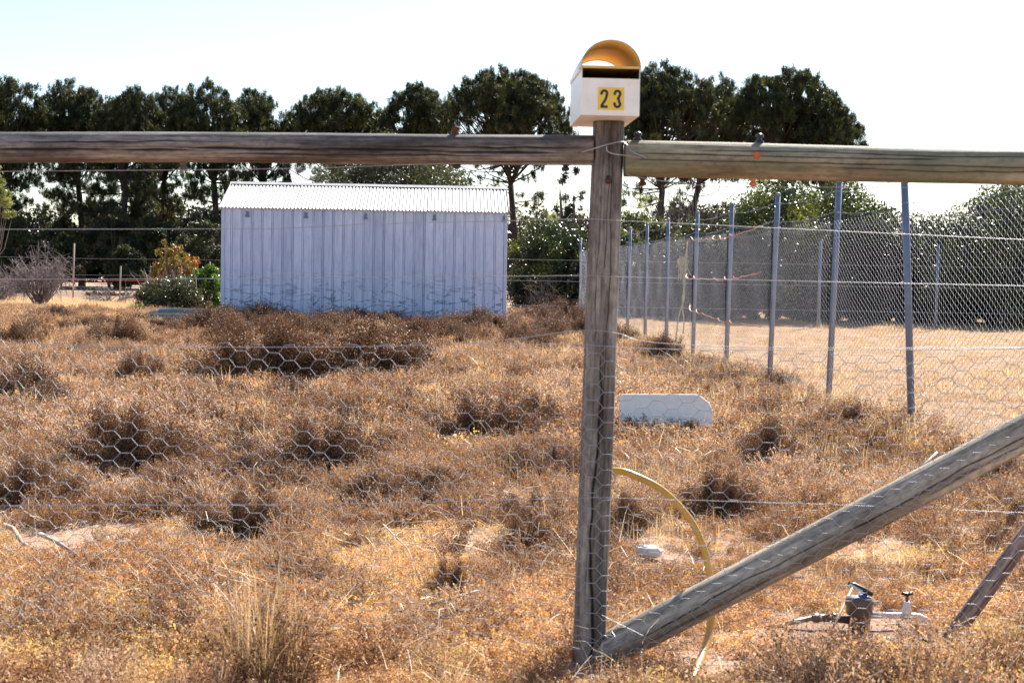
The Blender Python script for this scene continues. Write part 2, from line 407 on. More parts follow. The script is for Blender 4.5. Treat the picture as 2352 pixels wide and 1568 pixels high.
# ------------------------------------------------------------------ timber logs
def log(name, p0, p1, R0, R1, m, parent, seed=0, cracks=(), bend=(), face='front', nr=132, flat=0.0, ends=0):
    """a log in its own frame (X along it, -Y towards the road); cracks: (angle_deg, s0, s1, depth, width, wander)"""
    p0, p1 = Vector(p0), Vector(p1); ax = (p1 - p0); L = ax.length; ax.normalize()
    yv = Vector((0, 1, 0)); yv = (yv - ax * yv.dot(ax)).normalized(); zv = ax.cross(yv)
    n = max(24, int(L / .012)); V = np.zeros(((n + 1) * nr, 3)); cr = np.zeros((n + 1) * nr)
    for i in range(n + 1):
        s = i / n; x = s * L; rr = R0 + (R1 - R0) * s
        for k in range(nr):
            th = 2 * math.pi * k / nr; cy, cz = math.cos(th), math.sin(th)
            q = rr * (1 + .035 * noise.noise(Vector((x * 1.5 + seed, cy * .8, cz * .8))) + .012 * noise.noise(Vector((x * 3 + seed, cy * 6, cz * 6))))
            if flat: q *= 1 - flat * (max(abs(cy), abs(cz)) - .707) / .293
            c = 0
            for (a, s0, s1, dp, wd, wa) in cracks:
                if s0 < s < s1:
                    aa = R(90 - a) + wa * noise.noise(Vector((x * 2.2 + a, 3, seed))) + .4 * wa * noise.noise(Vector((x * 9 + a, 3, seed)))
                    d = abs((th - aa + math.pi) % (2 * math.pi) - math.pi) * rr
                    e = min(1, (s - s0) / .06, (s1 - s) / .06); ww = (1.9 if 'rail' in name else 1.25) * wd * (.35 + .65 * e) * (.6 + .8 * abs(noise.noise(Vector((x * 5, a, seed)))))
                    if d < ww:
                        kk = 1 - d / ww; q -= dp * kk * e; c = max(c, min(1, 1.25 * kk * min(1, e * 2)))
            if ends and s > 1 - .012 : q *= .97
            bx = 0
            V[i*nr+k] = (x, cy * q, cz * q); cr[i*nr+k] = c
        for (s_, off, wdt) in bend:
            V[i*nr:(i+1)*nr, 2] += off * math.exp(-((s - s_) / wdt) ** 2)
    idx = np.arange(n)[:, None] * nr; kk = np.arange(nr)[None, :]; k2 = (kk + 1) % nr
    Fq = np.stack([idx + kk, idx + k2, idx + nr + k2, idx + nr + kk], -1).reshape(-1, 4)
    me = np_mesh(name, V, Fq, True)
    # caps
    import bmesh
    bm = bmesh.new(); bm.from_mesh(me); bm.verts.ensure_lookup_table()
    bm.faces.new([bm.verts[k] for k in range(nr)][::-1]); bm.faces.new([bm.verts[n*nr+k] for k in range(nr)])
    bm.normal_update(); bmesh.ops.recalc_face_normals(bm, faces=bm.faces); bm.to_mesh(me); bm.free()
    a = me.attributes.new('crack', 'FLOAT', 'POINT'); a.data.foreach_set('value', cr.astype(np.float32))
    o = ob(name, me, m)
    mw = Matrix.Identity(4)
    for i in range(3): mw[i][0], mw[i][1], mw[i][2], mw[i][3] = ax[i], yv[i], zv[i], p0[i]
    if parent:
        o.parent = parent; o.matrix_local = Matrix.Translation(-parent.location) @ mw
    else: o.matrix_world = mw
    return o

FY = 5.6
base = P(1351, 1530, FY)
fence = empty('front_fence', (base.x, FY, 0)); tag(fence, 'weathered round timber boundary fence in front, with wires and hexagonal netting', 'fence')
FO = Vector(fence.location)
pb = P(1351, 1545, FY); pt = P(1398, 279, FY); pb2 = pb + (pb - pt).normalized() * .12
log('post', pb2, pt, .0665, .0625, M['wood_post'], fence, 3,
    [(-88, .0, .62, .012, .009, .35), (-108, .45, .97, .005, .003, .3), (-68, .6, .9, .004, .003, .2), (-95, .72, .99, .005, .003, .3)], flat=.08)
# left rail, from outside the frame to the post
lp0 = P(-560, 337, FY); lp1 = P(1362, 345, FY)
log('rail', lp0, lp1, .057, .055, M['wood_grey'], fence, 11,
    [(-101, .26, .44, .010, .006, .10), (-104, .42, .545, .010, .006, .12), (-99, .50, .70, .012, .006, .10), (-97, .66, .83, .011, .006, .1), (-104, .80, .97, .010, .006, .16), (-72, .3, .6, .004, .003, .2), (-118, .55, .9, .005, .003, .2), (-84, .72, .99, .005, .003, .2)],
    bend=[(.97, .0, .05), (.55, .006, .2)])
rp0 = P(1434, 364, FY); rp1 = P(2900, 396, FY)
log('rail', rp0, rp1, .0665, .064, M['wood_green'], fence, 29,
    [(-76, 0, .5, .003, .003, .08), (-95, .0, .95, .004, .0025, .06), (-60, .1, .9, .003, .0025, .1), (-110, .3, .8, .003, .002, .1)])
bp0 = P(1380, 1500, FY); bp1 = P(2800, 760, FY)
log('brace_post', bp0, bp1, .066, .066, M['wood_brace'], fence, 41,
    [(-84, .04, .40, .006, .004, .25), (-92, .36, .72, .007, .005, .25), (-118, .0, .30, .004, .003, .2), (-112, .5, .9, .004, .003, .2)])

def wire_part(name, pts, r, m, Y=None, par=None, n=6, sub=8, wob=0):
    ps = [P(x, y, (q[0] if q else (Y or FY))) for (x, y, *q) in pts]
    out = []
    for i in range(len(ps) - 1):
        a = ps[max(i-1, 0)]; b = ps[i]; c = ps[i+1]; d = ps[min(i+2, len(ps)-1)]
        for k in range(sub):
            t = k / sub
            out.append(.5 * ((2*b) + (-a + c)*t + (2*a - 5*b + 4*c - d)*t*t + (-a + 3*b - 3*c + d)*t**3))
    out.append(ps[-1])
    if wob: out = [p + Vector((0, random.gauss(0, wob), random.gauss(0, wob))) for p in out]
    pa = par or fence
    return MB().tube([p - pa.location for p in out], r, n).build(name, m, pa, True)
WY = FY - .07
wl = [
 [(-500, 398), (0, 393), (632, 387), (1044, 375), (1361, 376)],
 [(1440, 399), (1475, 408), (1628, 426), (1840, 429), (2352, 431), (2900, 433)],
 [(-500, 527), (0, 526), (500, 525), (640, 524), (770, 518), (870, 513), (1235, 505), (1345, 502), (1425, 506), (1840, 526), (2352, 550), (2900, 575)],
 [(-500, 645), (0, 641), (515, 639), (1235, 633), (1345, 632), (1425, 635), (1840, 645), (2352, 656), (2900, 668)],
 [(-500, 775), (0, 787), (263, 795), (740, 796), (1010, 790), (1172, 778), (1333, 758), (1420, 765), (1473, 782), (1612, 793), (1840, 798), (2352, 798), (2900, 800)],
 [(-500, 1164), (0, 1160), (746, 1156), (1333, 1142), (1400, 1142), (1952, 1159), (2352, 1176), (2900, 1190)],
 [(-500, 1524), (0, 1523), (520, 1518), (1330, 1530), (1900, 1520), (2352, 1516), (2900, 1520)],
]
for wp in wl: wire_part('strand_wire', wp, .0013, M['wire'], WY)
wire_part('strand_wire', [(1100, 791), (1158, 790), (1340, 791), (1500, 800), (1900, 803), (2352, 800)], .0013, M['netting'], WY)
# twisted tie wire round post and rails
wire_part('tie_wire', [(1335, 349, FY-.066), (1360, 342, FY-.072), (1400, 330, FY-.074), (1432, 326, FY-.05), (1448, 345, FY-.075), (1462, 353, FY-.078), (1485, 362, FY-.072)], .0026, M['wire_tie'])
wire_part('tie_wire', [(1393, 336, FY-.074), (1395, 346, FY-.074), (1410, 353, FY-.078), (1440, 357, FY-.08), (1470, 361, FY-.076)], .0022, M['wire_tie'])
wire_part('tie_wire', [(1378, 1462, FY-.075), (1388, 1458, FY-.085), (1400, 1466, FY-.09), (1412, 1462, FY-.085), (1405, 1450, FY-.06)], .003, M['wire_tie'])
# bolts and insulators
def bolt(x, y, Yd, r, h, m, name='bolt'):
    p = P(x, y, Yd) - FO
    b = MB(); Mx = Matrix.Translation(p) @ Matrix.Rotation(R(90), 4, 'X')
    b.lathe([(r*.2, -.001), (r*1.0, 0), (r, h*.35), (r*.62, h*.4), (r*.6, h*.8), (r*.25, h)], 6, Mx)
    return b.build(name, m, fence)
def insul(x, y, up_=True):
    p = P(x, y, FY) - FO; s = 1 if up_ else -1
    b = MB().lathe([(.012, -.012*s), (.017, 0), (.017, .008*s), (.009, .014*s), (.010, .020*s), (.016, .024*s), (.014, .033*s), (.003, .037*s)], 10, Matrix.Translation(p))
    return b
for (x, y, u, mm) in ((1047, 312, True, 'rust'), (1049, 364, False, 'black'), (1299, 370, False, 'black'), (1465, 325, True, 'black'), (1744, 329, True, 'black'), (1476, 404, False, 'rust'), (1730, 405, False, 'copper'), (421, 368, False, 'wood_grey')):
    insul(x, y, u).build('insulator', M[mm], fence, True)
bolt(1397, 415, FY - .060, .013, .014, M['rust'], 'bolt')
bolt(1397, 408, FY - .058, .010, .018, M['black'], 'bolt')
bb = bolt(1738, 357, FY - .0655, .016, .003, M['orange_paint'], 'paint_patch')

# hexagonal netting (one part, too fine to count)
def netting():
    px = .0585; rh = .0275          # column pitch, half row pitch
    A = P(-150, 0, WY - .012).x; B = P(2500, 0, WY - .012).x
    ncol = int((B - A) / px); V = []; Fc = []
    top = P(1176, 797, WY).z; bot = P(1176, 1526, WY).z
    nrow = int((top - bot) / (2 * rh))
    tw = px * .30; 
    yb = WY - .012
    def warp(x, z):
        u = (x - A); vv = (top - z)
        dx = .016 * noise.noise(Vector((u * .8, vv * 1.5, 1))) + .010 * noise.noise(Vector((u * 6, vv * 6, 8))) 
        dz = .020 * noise.noise(Vector((u * .7, vv * 1.2, 4))) + .008 * noise.noise(Vector((u * 6, vv * 6, 6))) - .05 * max(0, (1.9 - u)) * .5 * (1 if x < 0 else 0) * min(1, vv * 3)
        dy = .012 * noise.noise(Vector((u * 1.3, vv * 2, 9)))
        # the netting was stapled at a slight slope left of the post
        return Vector((x + dx, yb + dy, z + dz))
    mb_f = MB(); mb_t = MB(); fo = FO
    for c in range(ncol + 1):
        for r_ in range(-1, nrow + 1):
            z = top - (2 * r_ + (1 if c % 2 else 0)) * rh; x = A + c * px
            if z > top + .002 or z < bot: continue
            a = warp(x - tw, z); b = warp(x + tw, z)
            n_ = 5; pts = []
            for i in range(n_ + 1):
                pts.append(a.lerp(b, i / n_))
            mb_t.tube([p - fo for p in pts], [.0013, .0022, .0018, .0022, .0018, .0013], 4, False)
            for s in (-1, 1):
                z2 = z - rh; 
                if z2 < bot: continue
                c2 = warp(x + px - tw, z + s * rh) if True else None
                if z + s * rh > top + .002: continue
                mb_f.tube([b - fo, (b.lerp(c2, .5) + Vector((random.gauss(0, .0008), 0, random.gauss(0, .0008)))) - fo, c2 - fo], .0012, 4, False)
    mb_t.v, off = mb_t.v, len(mb_t.v)
    mb_t.f += [tuple(i + off for i in f) for f in mb_f.f]; mb_t.v += mb_f.v
    o = mb_t.build('wire_netting', M['netting'], fence, True); o['kind'] = 'stuff'
netting()

# ------------------------------------------------------------------ letterbox
def letterbox():
    cF = P(1401.5, 265, FY - .22)        # middle of the front bottom edge
    t = empty('letterbox', (cF.x, cF.y, cF.z), R(3.0)); tag(t, 'cream white metal letterbox with arched hood and yellow number stickers, on top of the post', 'letterbox')
    W = .2065; D = .44; Hb = .128; Hs = .042; th = .0022; hw = W / 2
    # lower box, walls with thickness, slot open at the front
    b = MB()
    b.box((-hw, 0, 0), (hw, D, th)); b.box((-hw, 0, th), (hw, th, Hb))
    b.box((-hw, th, th), (-hw + th, D, Hb + Hs)); b.box((hw - th, th, th), (hw, D, Hb + Hs)); b.box((-hw + th, D - th, th), (hw - th, D, Hb + Hs))
    b.build('box', M['white_box'], t, bevel=.0008)
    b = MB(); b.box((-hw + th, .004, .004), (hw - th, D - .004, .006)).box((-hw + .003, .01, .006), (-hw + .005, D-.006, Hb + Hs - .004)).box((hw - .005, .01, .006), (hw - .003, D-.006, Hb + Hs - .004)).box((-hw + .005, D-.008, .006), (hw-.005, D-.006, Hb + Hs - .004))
    b.build('box_lining', M['dark_inner'], t)  # added dark sheets that paint the box interior as shaded
    b = MB(); b.box((-hw + th, -.004, Hb + Hs), (hw - th, D, Hb + Hs + .003)); b.box((-hw + th, -.006, Hb + Hs - .006), (hw - th, -.003, Hb + Hs + .003)); b.build('shelf', M['inner'], t, bevel=.0005)
    # flap rim under the slot
    MB().box((-hw - .001, -.002, Hb - .001), (hw + .001, .004, Hb + .0015)).build('slot_lip', M['white_box'], t)
    # hood
    def hood(r_, z0, name, m, y0, y1, skirt):
        n = 40; V = []; Fc = []; hr = .093
        pr = [(-r_, z0 - skirt)] + [(-r_ * math.cos(math.pi * i / n), z0 + (hr + (r_ - hw)) * math.sin(math.pi * i / n)) for i in range(n + 1)] + [(r_, z0 - skirt)]
        for (yy, q) in ((y0, 1.0), ((y0 + y1) / 2, .95), (y1, .88)):
            for (x, z) in pr: V.append((x, yy, z0 + (z - z0) * q if z > z0 else z))
        k = len(pr); Fc = [(j*k+i, j*k+i+1, (j+1)*k+i+1, (j+1)*k+i) for j in range(2) for i in range(k-1)]
        me = np_mesh(name, V, Fc, True); return ob(name, me, m, t)
    o = hood(hw + .002, Hb + Hs, 'hood', M['white_box'], -.002, D, .012); s = o.modifiers.new('s', 'SOLIDIFY'); s.thickness = .0012; s.offset = 0
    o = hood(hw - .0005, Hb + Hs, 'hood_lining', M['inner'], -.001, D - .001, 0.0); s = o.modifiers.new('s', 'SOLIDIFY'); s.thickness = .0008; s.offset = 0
    for sx in (-1, 1):
        MB().lathe([(.004, 0), (.0035, .002), (.001, .003)], 8, Matrix.Translation((sx * (hw + .003), .03, Hb + Hs - .004)) @ Matrix.Rotation(R(90 * sx), 4, 'Y')).build('rivet', M['rust'], t)
    MB().box((.04, .02, .006), (.09, .03, Hb * .3)).build('bracket', M['rust'], t)
    # number stickers
    pw, ph = .0465, .079; xl = -hw + (470 - 340) * .51 / 4 / 282.0; zb = (710 - 668) * .51 / 4 / 282.0
    for i, ch in enumerate('23'):
        pl = MB().box((0, -.0012, 0), (pw - .0006, -.0004, ph)).build('number_sticker', M['plate'], t); pl.location = (xl + i * pw, 0, zb)
        # digit drawn as a stroke
        w_, h_ = .0195, .056; sw = .0092; ox, oz = .0125, .0115
        pts = []
        if ch == '2':
            for k in range(13):
                a = math.pi - math.pi * k / 12 * 1.12
                pts.append((ox + w_/2 + w_/2 * math.cos(a), oz + h_ - w_/2 + w_/2 * math.sin(a)))
            pts += [(ox + w_*.80, oz + h_*.50), (ox + w_*.05, oz + h_*.06), (ox + .0005, oz)]
            strokes = [[(ox, oz + h_ - w_*.75)] + pts, [(ox - .003, oz), (ox + w_ + .003, oz)]]
        else:
            up1 = [(ox + w_/2 + w_/2 * math.cos(math.pi - math.pi * k / 12 * 1.25), oz + h_ - w_/2 + w_/2 * math.sin(math.pi - math.pi * k / 12 * 1.25)) for k in range(13)]
            lo1 = [(ox + w_/2 + w_/2 * math.cos(-math.pi + math.pi * k / 12 * 1.25), oz + w_/2 + w_/2 * math.sin(-math.pi + math.pi * k / 12 * 1.25)) for k in range(13)]
            mid = oz + h_ * .52
            strokes = [[(ox, oz + h_ - w_*.75)] + up1 + [(ox + w_*.72, mid + .002), (ox + w_*.42, mid)], [(ox, oz + w_*.8)] + lo1 + [(ox + w_*.72, mid - .002), (ox + w_*.42, mid)]]
        d = MB(); yl = [-.0018]
        for si, st in enumerate(strokes):
            L_ = []; R_ = []
            for k, p in enumerate(st):
                a = Vector(st[max(k-1, 0)]); c = Vector(st[min(k+1, len(st)-1)]); tt = (c - a).normalized(); nn = Vector((-tt.y, tt.x)) * sw / 2
                L_.append(Vector(p) + nn); R_.append(Vector(p) - nn)
            b0 = len(d.v); yy = -.0016 - .0001 * si
            for l_, r2 in zip(L_, R_):
                d.v += [(l_.x, yy, l_.y), (r2.x, yy, r2.y)]
            for k in range(len(st) - 1): d.f.append((b0+2*k, b0+2*k+1, b0+2*k+3, b0+2*k+2))
        do = d.build('digit', M['navy'], pl); sm = do.modifiers.new('s', 'SOLIDIFY'); sm.thickness = .0003
letterbox()

# ------------------------------------------------------------------ leaning pole, hose, fittings, foam
def single_log(name, p0, p1, r0_, r1_, m, seed, label, cat, cracks=()):
    o = log(name, p0, p1, r0_, r1_, m, None, seed, cracks, nr=36); tag(o, label, cat)
g0 = G(2178, 1475); d1 = P(2540, 980, g0.y)
single_log('leaning_pole', g0 - (d1 - g0).normalized() * .08, d1, .033, .036, M['wood_pole'], 5, 'thin reddish brown round pole leaning to the right beside the garden tap', 'pole', [(-90, .1, .8, .003, .003, .3)])

hp = [(1330, 1110, 5.85), (1370, 1083, 5.84), (1410, 1080, 5.83), (1450, 1088, 5.82), (1520, 1124, 5.82), (1580, 1185, 5.82), (1614, 1250, 5.80), (1630, 1320, 5.78), (1636, 1390, 5.76), (1628, 1450, 5.72), (1612, 1505, 5.6), (1590, 1560, 5.4), (1570, 1600, 5.3)]
hb = empty('hose', (P(1590, 1540, 5.5).x, 5.5, 0)); tag(hb, 'stiff yellow hose arching out from behind the post and under the sloping brace', 'hose')
wire_part('hose_tube', hp, .0138, M['hose'], par=hb, n=14)

def fittings():
    c = G(1972, 1438); t = empty('garden_tap', (c.x, c.y, c.z)); tag(t, 'brown irrigation valve joined by white pipe to a small garden tap low in the weeds', 'tap')
    Yv = c.y; pxm = F / Yv
    def q(x, y, dy=0): return P(x, y, Yv + dy) - t.location
    v0 = q(1973, 1428); r_ = 30 * K / pxm
    MB().lathe([(r_*.8, -.03), (r_*.85, .0), (r_*.92, .03), (r_, .035), (r_*1.03, .075), (r_*1.08, .078), (r_*1.08, .092), (r_*1.0, .105), (r_*.6, .110)], 24, Matrix.Translation(v0)).build('valve_body', M['brown_pl'], t, True)
    MB().lathe([(r_*.32, .108), (r_*.34, .115), (r_*.2, .118)], 20, Matrix.Translation(v0 + Vector((.012, 0, 0)))).build('blue_ring', M['blue'], t, True)
    h0 = v0 + Vector((.022, 0, .112))
    MB().tube([h0, h0 + Vector((0, 0, .022))], .010, 10).tube([h0 + Vector((.030, 0, .006)), h0 + Vector((.0, 0, .022)), h0 + Vector((-.045, 0, .045)), h0 + Vector((-.072, 0, .052))], [.010, .012, .010, .007], 8).build('valve_handle', M['black'], t, True)
    MB().box((-.030, -.007, -.004), (.030, .007, .004), Matrix.Translation(h0 + Vector((-.042, -.012, .036))) @ Matrix.Rotation(R(28), 4, 'Y')).build('handle_edge', M['tealw'], t)
    MB().tube([q(1735, 1447), q(1775, 1440), q(1810, 1430), q(1870, 1417)], .0105, 12).build('supply_pipe', M['poly'], t, True)
    MB().tube([q(1865, 1418), q(1867, 1418), q(1880, 1418), q(1881, 1418), q(1905, 1418), q(1906, 1418), q(1922, 1419), q(1923, 1419), q(1950, 1422)], [.015, .020, .020, .017, .017, .024, .024, .017, .017], 14).build('coupling', M['brown_pl'], t, True)
    MB().tube([q(2000, 1412), q(2040, 1412), q(2085, 1413), q(2112, 1416), q(2126, 1424), q(2130, 1442)], [.013, .013, .015, .017, .018, .017], 14).build('white_pipe', M['pvc'], t, True)
    e = q(2082, 1412)
    MB().lathe([(.022, 0), (.020, .02), (.017, .03), (.013, .052), (.012, .060)], 14, Matrix.Translation(e)).build('tap_body', M['pvc'], t, True)
    MB().tube([e + Vector((0, 0, .058)), e + Vector((0, 0, .088))], .007, 10).build('tap_stem', M['brown_pl'], t, True)
    MB().tube([e + Vector((-.022, 0, .094)), e + Vector((-.012, 0, .090)), e + Vector((.012, 0, .090)), e + Vector((.022, 0, .094))], [.008, .007, .007, .008], 8).tube([e + Vector((0, -.02, .090)), e + Vector((0, .02, .090))], .006, 8).build('tap_handle', M['black'], t, True)
fittings()

def foam():
    g = G(1530, 1012); t = Vector((P(1424, 905, g.y).x, g.y, 0)); s = F / g.y / K
    W = 215 / s; Hh = (1014 - 902) / s; c = 32 / s
    pr = [(0, 0), (W, 0), (W, Hh - c*1.15), (W - c*.25, Hh - c*.6), (W - c, Hh - .004), (W - c*1.3, Hh), (.03, Hh - .012), (.008, Hh - .02), (0, Hh - .04)]
    b = MB(); n = len(pr); dd = .13
    b.v = [(x, 0, z) for x, z in pr] + [(x, dd, z) for x, z in pr]
    b.f = [tuple(range(n)), tuple(range(2*n-1, n-1, -1))] + [((i+1) % n, i, n+i, n+(i+1) % n) for i in range(n)]
    o = b.build('foam_block', M['foam'], bevel=.012); o.location = t; o.rotation_euler = (R(-14), 0, R(-3))
    tag(o, 'big dirty white foam slab with one clipped corner lying in the dry scrub', 'foam slab')
foam()

# stones and sticks lying about
def stone(x, y, r_, label, sc=(1, 1, .6), m='stone'):
    g = G(x, y); b = MB(); n = 12
    prof = [(r_ * math.sin(math.pi * i / 7), -r_ * math.cos(math.pi * i / 7)) for i in range(1, 7)]
    b.lathe(prof, n)
    b.v = [tuple(Vector(v) * (1 + .3 * noise.noise(Vector(v) * (2.2 / r_) + Vector((x, y, 0))))) for v in b.v]
    b.v = [(v[0]*sc[0], v[1]*sc[1], v[2]*sc[2]) for v in b.v]
    o = b.build('stone', M[m], smooth=False); o.location = (g.x, g.y, g.z + r_ * sc[2] * .5 + .02); tag(o, label, 'stone', 'pale stones among the weeds')
stone(1490, 1287, .05, 'large pale flat stone beneath the yellow hose arch', (1.4, 1, .7))
stone(283, 1262, .03, 'small pale round stone on the bare soil patch at left')
stone(445, 1408, .025, 'tiny white stone in the orange weeds at lower left')
stone(590, 1108, .04, 'small grey stone below the twin dark bushes')
stone(2450, 1100, .08, 'pale stone half hidden at the right edge')
def stick(pts, r_, label, m='stick'):
    ps = [G(x, y) + Vector((0, 0, h)) for x, y, h in pts]
    o = ps[0].copy(); b = MB().tube([p - o for p in ps], [r_ * (1 - .5 * i / len(ps)) for i in range(len(ps))], 7)
    k = b.build('stick', M[m], smooth=True); k.location = o; tag(k, label, 'stick', 'dead sticks lying in the weeds')
stick([(10, 1225, .05), (30, 1240, .07), (52, 1265, .05), (95, 1282, .03)], .014, 'thick grey dead stick at the left edge near bare soil')
stick([(92, 1248, .06), (125, 1268, .07), (175, 1300, .05)], .013, 'grey broken stick just right of the bare soil patch')
stick([(880, 1268, .14), (935, 1335, .16), (965, 1372, .08)], .004, 'thin pale curved stick left of the post')
stick([(985, 1440, .10), (1100, 1415, .12)], .006, 'straight pale stick low down left of the post base')
stick([(1905, 1480, .05), (1960, 1410, .14)], .005, 'thin pale stick crossing in front of the valve')
stick([(2150, 1100, .2), (2110, 1130, .15)], .010, 'short pale stick above the brace post')

# ------------------------------------------------------------------ chain link fence
def chainlink():
    a = Vector((fx(13.65), 13.65, 0))
    t = empty('chain_link_fence', a); tag(t, 'tall galvanised chain link fence receding on the right, topped by barbed wire', 'fence')
    dirv = Vector((-0.0474, 1, 0)); bay = 3.0
    lean = {0: (-.062, 2.46), 1: (.024, 2.5), 2: (.022, 2.5), 3: (.015, 2.5), 4: (.012, 2.5)}
    zs = [10.65 - 13.65 + 3 * i for i in range(13)]
    tops = []
    pm = {}
    for i, s in enumerate(zs):
        b = dirv * s; lx, h = lean.get(i - 1, (random.gauss(0, .01), 2.48))
        tp = b + Vector((lx * 2.4, 0, h)); tops.append((b, tp))
        MB().tube([b + Vector((0, 0, -.1)), b.lerp(tp, .5), tp], .033, 12).build('post', M['gal'], t, True)
        MB().lathe([(.035, -.02), (.036, .008), (.026, .022), (.008, .028)], 12, Matrix.Translation(tp)).build('post_cap', M['gal'], t, True)
    # the netting of one bay, shared by all
    w_, h_ = .06, .030; nw = int(bay / w_); nh = 68
    V = []; Fc = []
    rr = .0016
    for k in range(nw):
        pts = []
        for j in range(nh + 1):
            x = k * w_ + ((j + k) % 2) * w_
            wob = .012 * math.sin(x * 4) * math.sin(j * .11)
            pts.append(Vector((wob + (.004 if (j + k) % 2 else -.004), x, .03 + j * h_ + .006 * math.sin(x * 2.1))))
        pts.append(pts[-1] + Vector((0, .004, .035)))
        for p, q in zip(pts[:-1], pts[1:]):
            d = (q - p).normalized(); s1 = d.orthogonal().normalized(); s2 = d.cross(s1); b0 = len(V)
            for c in (p, q):
                for a3 in range(3):
                    V.append(tuple(c + (s1 * math.cos(a3*2.0944) + s2 * math.sin(a3*2.0944)) * rr))
            Fc += [(b0, b0+1, b0+4, b0+3), (b0+1, b0+2, b0+5, b0+4), (b0+2, b0, b0+3, b0+5)]
    me = np_mesh('chain_mesh', V, Fc)
    for i in range(len(zs) - 1):
        o = ob('chain_mesh', me, M['chain'], t, dirv * zs[i] + Vector((-.038, 0, 0))); o.rotation_euler = (0, 0, math.atan(.0474)); o['kind'] = 'stuff'
    # strands: two barbed, top line wire, lower line wire
    for (f_, nm, r_, barb) in ((.955, 'barbed_wire', .0022, True), (.865, 'barbed_wire', .0022, True), (.815, 'line_wire', .0018, False), (.24, 'line_wire', .002, False)):
        b = MB(); pts = []
        for i in range(len(zs) - 1):
            p = tops[i][0].lerp(tops[i][1], f_) + Vector((-.037, 0, 0)); q = tops[i+1][0].lerp(tops[i+1][1], f_) + Vector((-.037, 0, 0))
            for k in range(6):
                u = k / 6; sag = (.05 if f_ > .3 else .10) * 4 * u * (1 - u) * (1 if f_ > .85 else (1.0 if f_ > .3 else random.uniform(-.6, 1.5)))
                pts.append(p.lerp(q, u) + Vector((0, 0, -sag)))
        b.tube(pts, r_, 5)
        if barb:
            for p, q in zip(pts[:-1], pts[1:]):
                for u in np.arange(.1, 1, .25):
                    c = p.lerp(q, u)
                    for _ in range(2):
                        d = Vector((random.uniform(-1, 1), random.uniform(-1, 1), random.uniform(-1, 1))).normalized() * .018
                        b.tube([c - d, c + d], .0014, 3)
        b.build(nm, M['chain'], t, True)
    # orange spring gate strands
    for (p0, p1, h0, h1) in ((4, 2, 2.05, 2.1), (4, 2, 1.42, 1.50), (4, 2, .92, .80)):
        A = dirv * (zs[p0 + 1]) + Vector((-.13, 0, h0)); B = dirv * (zs[p1 + 1]) + Vector((-.13, 0, h1)); n = 260; pts = []
        for i in range(n + 1):
            u = i / n; c = A.lerp(B, u) + Vector((0, 0, -.14 * 4 * u * (1 - u) * .5)); ph = u * 2 * math.pi * 8 + 2.0 * math.sin(u * 7 + h0 * 5)
            rad = .036 * (1 - .45 * u) * (.6 + .5 * math.sin(u * 11 + h0)) ; pts.append(c + Vector((math.cos(ph) * rad, 0, math.sin(ph) * rad)))
        MB().tube(pts, .008, 6).build('gate_spring', M['copper'], t, True)
    # post insulators holding the springs
    for h in (2.05, 1.42, .92):
        c = dirv * zs[5] + Vector((-.075, 0, h))
        MB().lathe([(.012, -.035), (.022, -.03), (.022, 0), (.014, .01), (.022, .02), (.010, .03)], 8, Matrix.Translation(c)).build('insulator', M['black'], t, True)
    # rope hanging beside the fifth post
    rc = a + dirv * zs[5]; ro = empty('rope', rc + Vector((-.3, 0, 0))); tag(ro, 'frayed pale rope with a knotted tassel hanging from the chain link fence', 'rope')
    for k in range(2):
        pts = []
        for i in range(30):
            u = i / 29; pts.append(Vector((.16 - .04 * math.sin(u * 2.5) + (.0 if k else -.35 * max(0, u - .55)) + .012 * math.sin(u * 15 + k), 0.0 + .02*k, 2.0 - 1.75 * u + (.0 if not k else .2*u))))
        MB().tube(pts, .012, 6).build('strand', M['rope'], ro, True)
    tb = MB()
    for i in range(26):
        s0 = Vector((.10 + random.gauss(0, .03), random.gauss(0, .02), 1.78 - random.random() * .1)); e = s0 + Vector((random.gauss(-.03, .05), 0, -random.uniform(.1, .35)))
        tb.tube([s0, s0.lerp(e, .5) + Vector((random.gauss(0, .03), 0, .02)), e], .008, 4)
    o = tb.build('tassel', M['rope'], ro); o['kind'] = 'stuff'
chainlink()

def farposts():
    t = empty('paddock_far_fence', (P(1885, 700, 43).x, 43, 0)); tag(t, 'far row of slim grey posts in the shade behind the stubble paddock', 'fence')
    for x, y in ((1885, 552), (2155, 560), (2440, 565)):
        h = P(x, y, 43); MB().tube([(h.x - t.location.x, 0, -.1), (h.x - t.location.x, 0, h.z)], .045, 8).build('post', M['gal'], t, True)
    b = MB(); x1 = P(2500, 560, 43).x - t.location.x
    for z in (.5, 1.2, 1.8): b = MB().tube([(-14, 0, z), (x1, 0, z)], .006, 4); b.build('strand_wire', M['wire'], t)
farposts()

def far_left_fence():
    t = empty('paddock_side_fence', (P(168, 650, 60).x, 60, 0)); tag(t, 'distant timber and wire fence with orange tape under the left pines', 'fence')
    ox = t.location.x
    for x, y, w_ in ((-60, 575, .05), (168, 558, .035), (275, 610, .03), (395, 600, .03), (480, 600, .03)):
        h = P(x, y, 60); MB().tube([(h.x - ox, 0, -.1), (h.x - ox + .04, 0, h.z)], w_, 8).build('post', M['bark2' if w_ > .06 else 'stick'], t, True)
    for z, m_ in ((.45, 'wire'), (1.05, 'wire'), (1.7, 'wire'), (.85, 'tape')):
        MB().tube([(-8, 0, z), (0, 0, z - .03), (5, 0, z), (9, 0, z)], .006 if m_ == 'wire' else .013, 4).build('strand_wire' if m_ == 'wire' else 'orange_tape', M[m_], t)
far_left_fence()

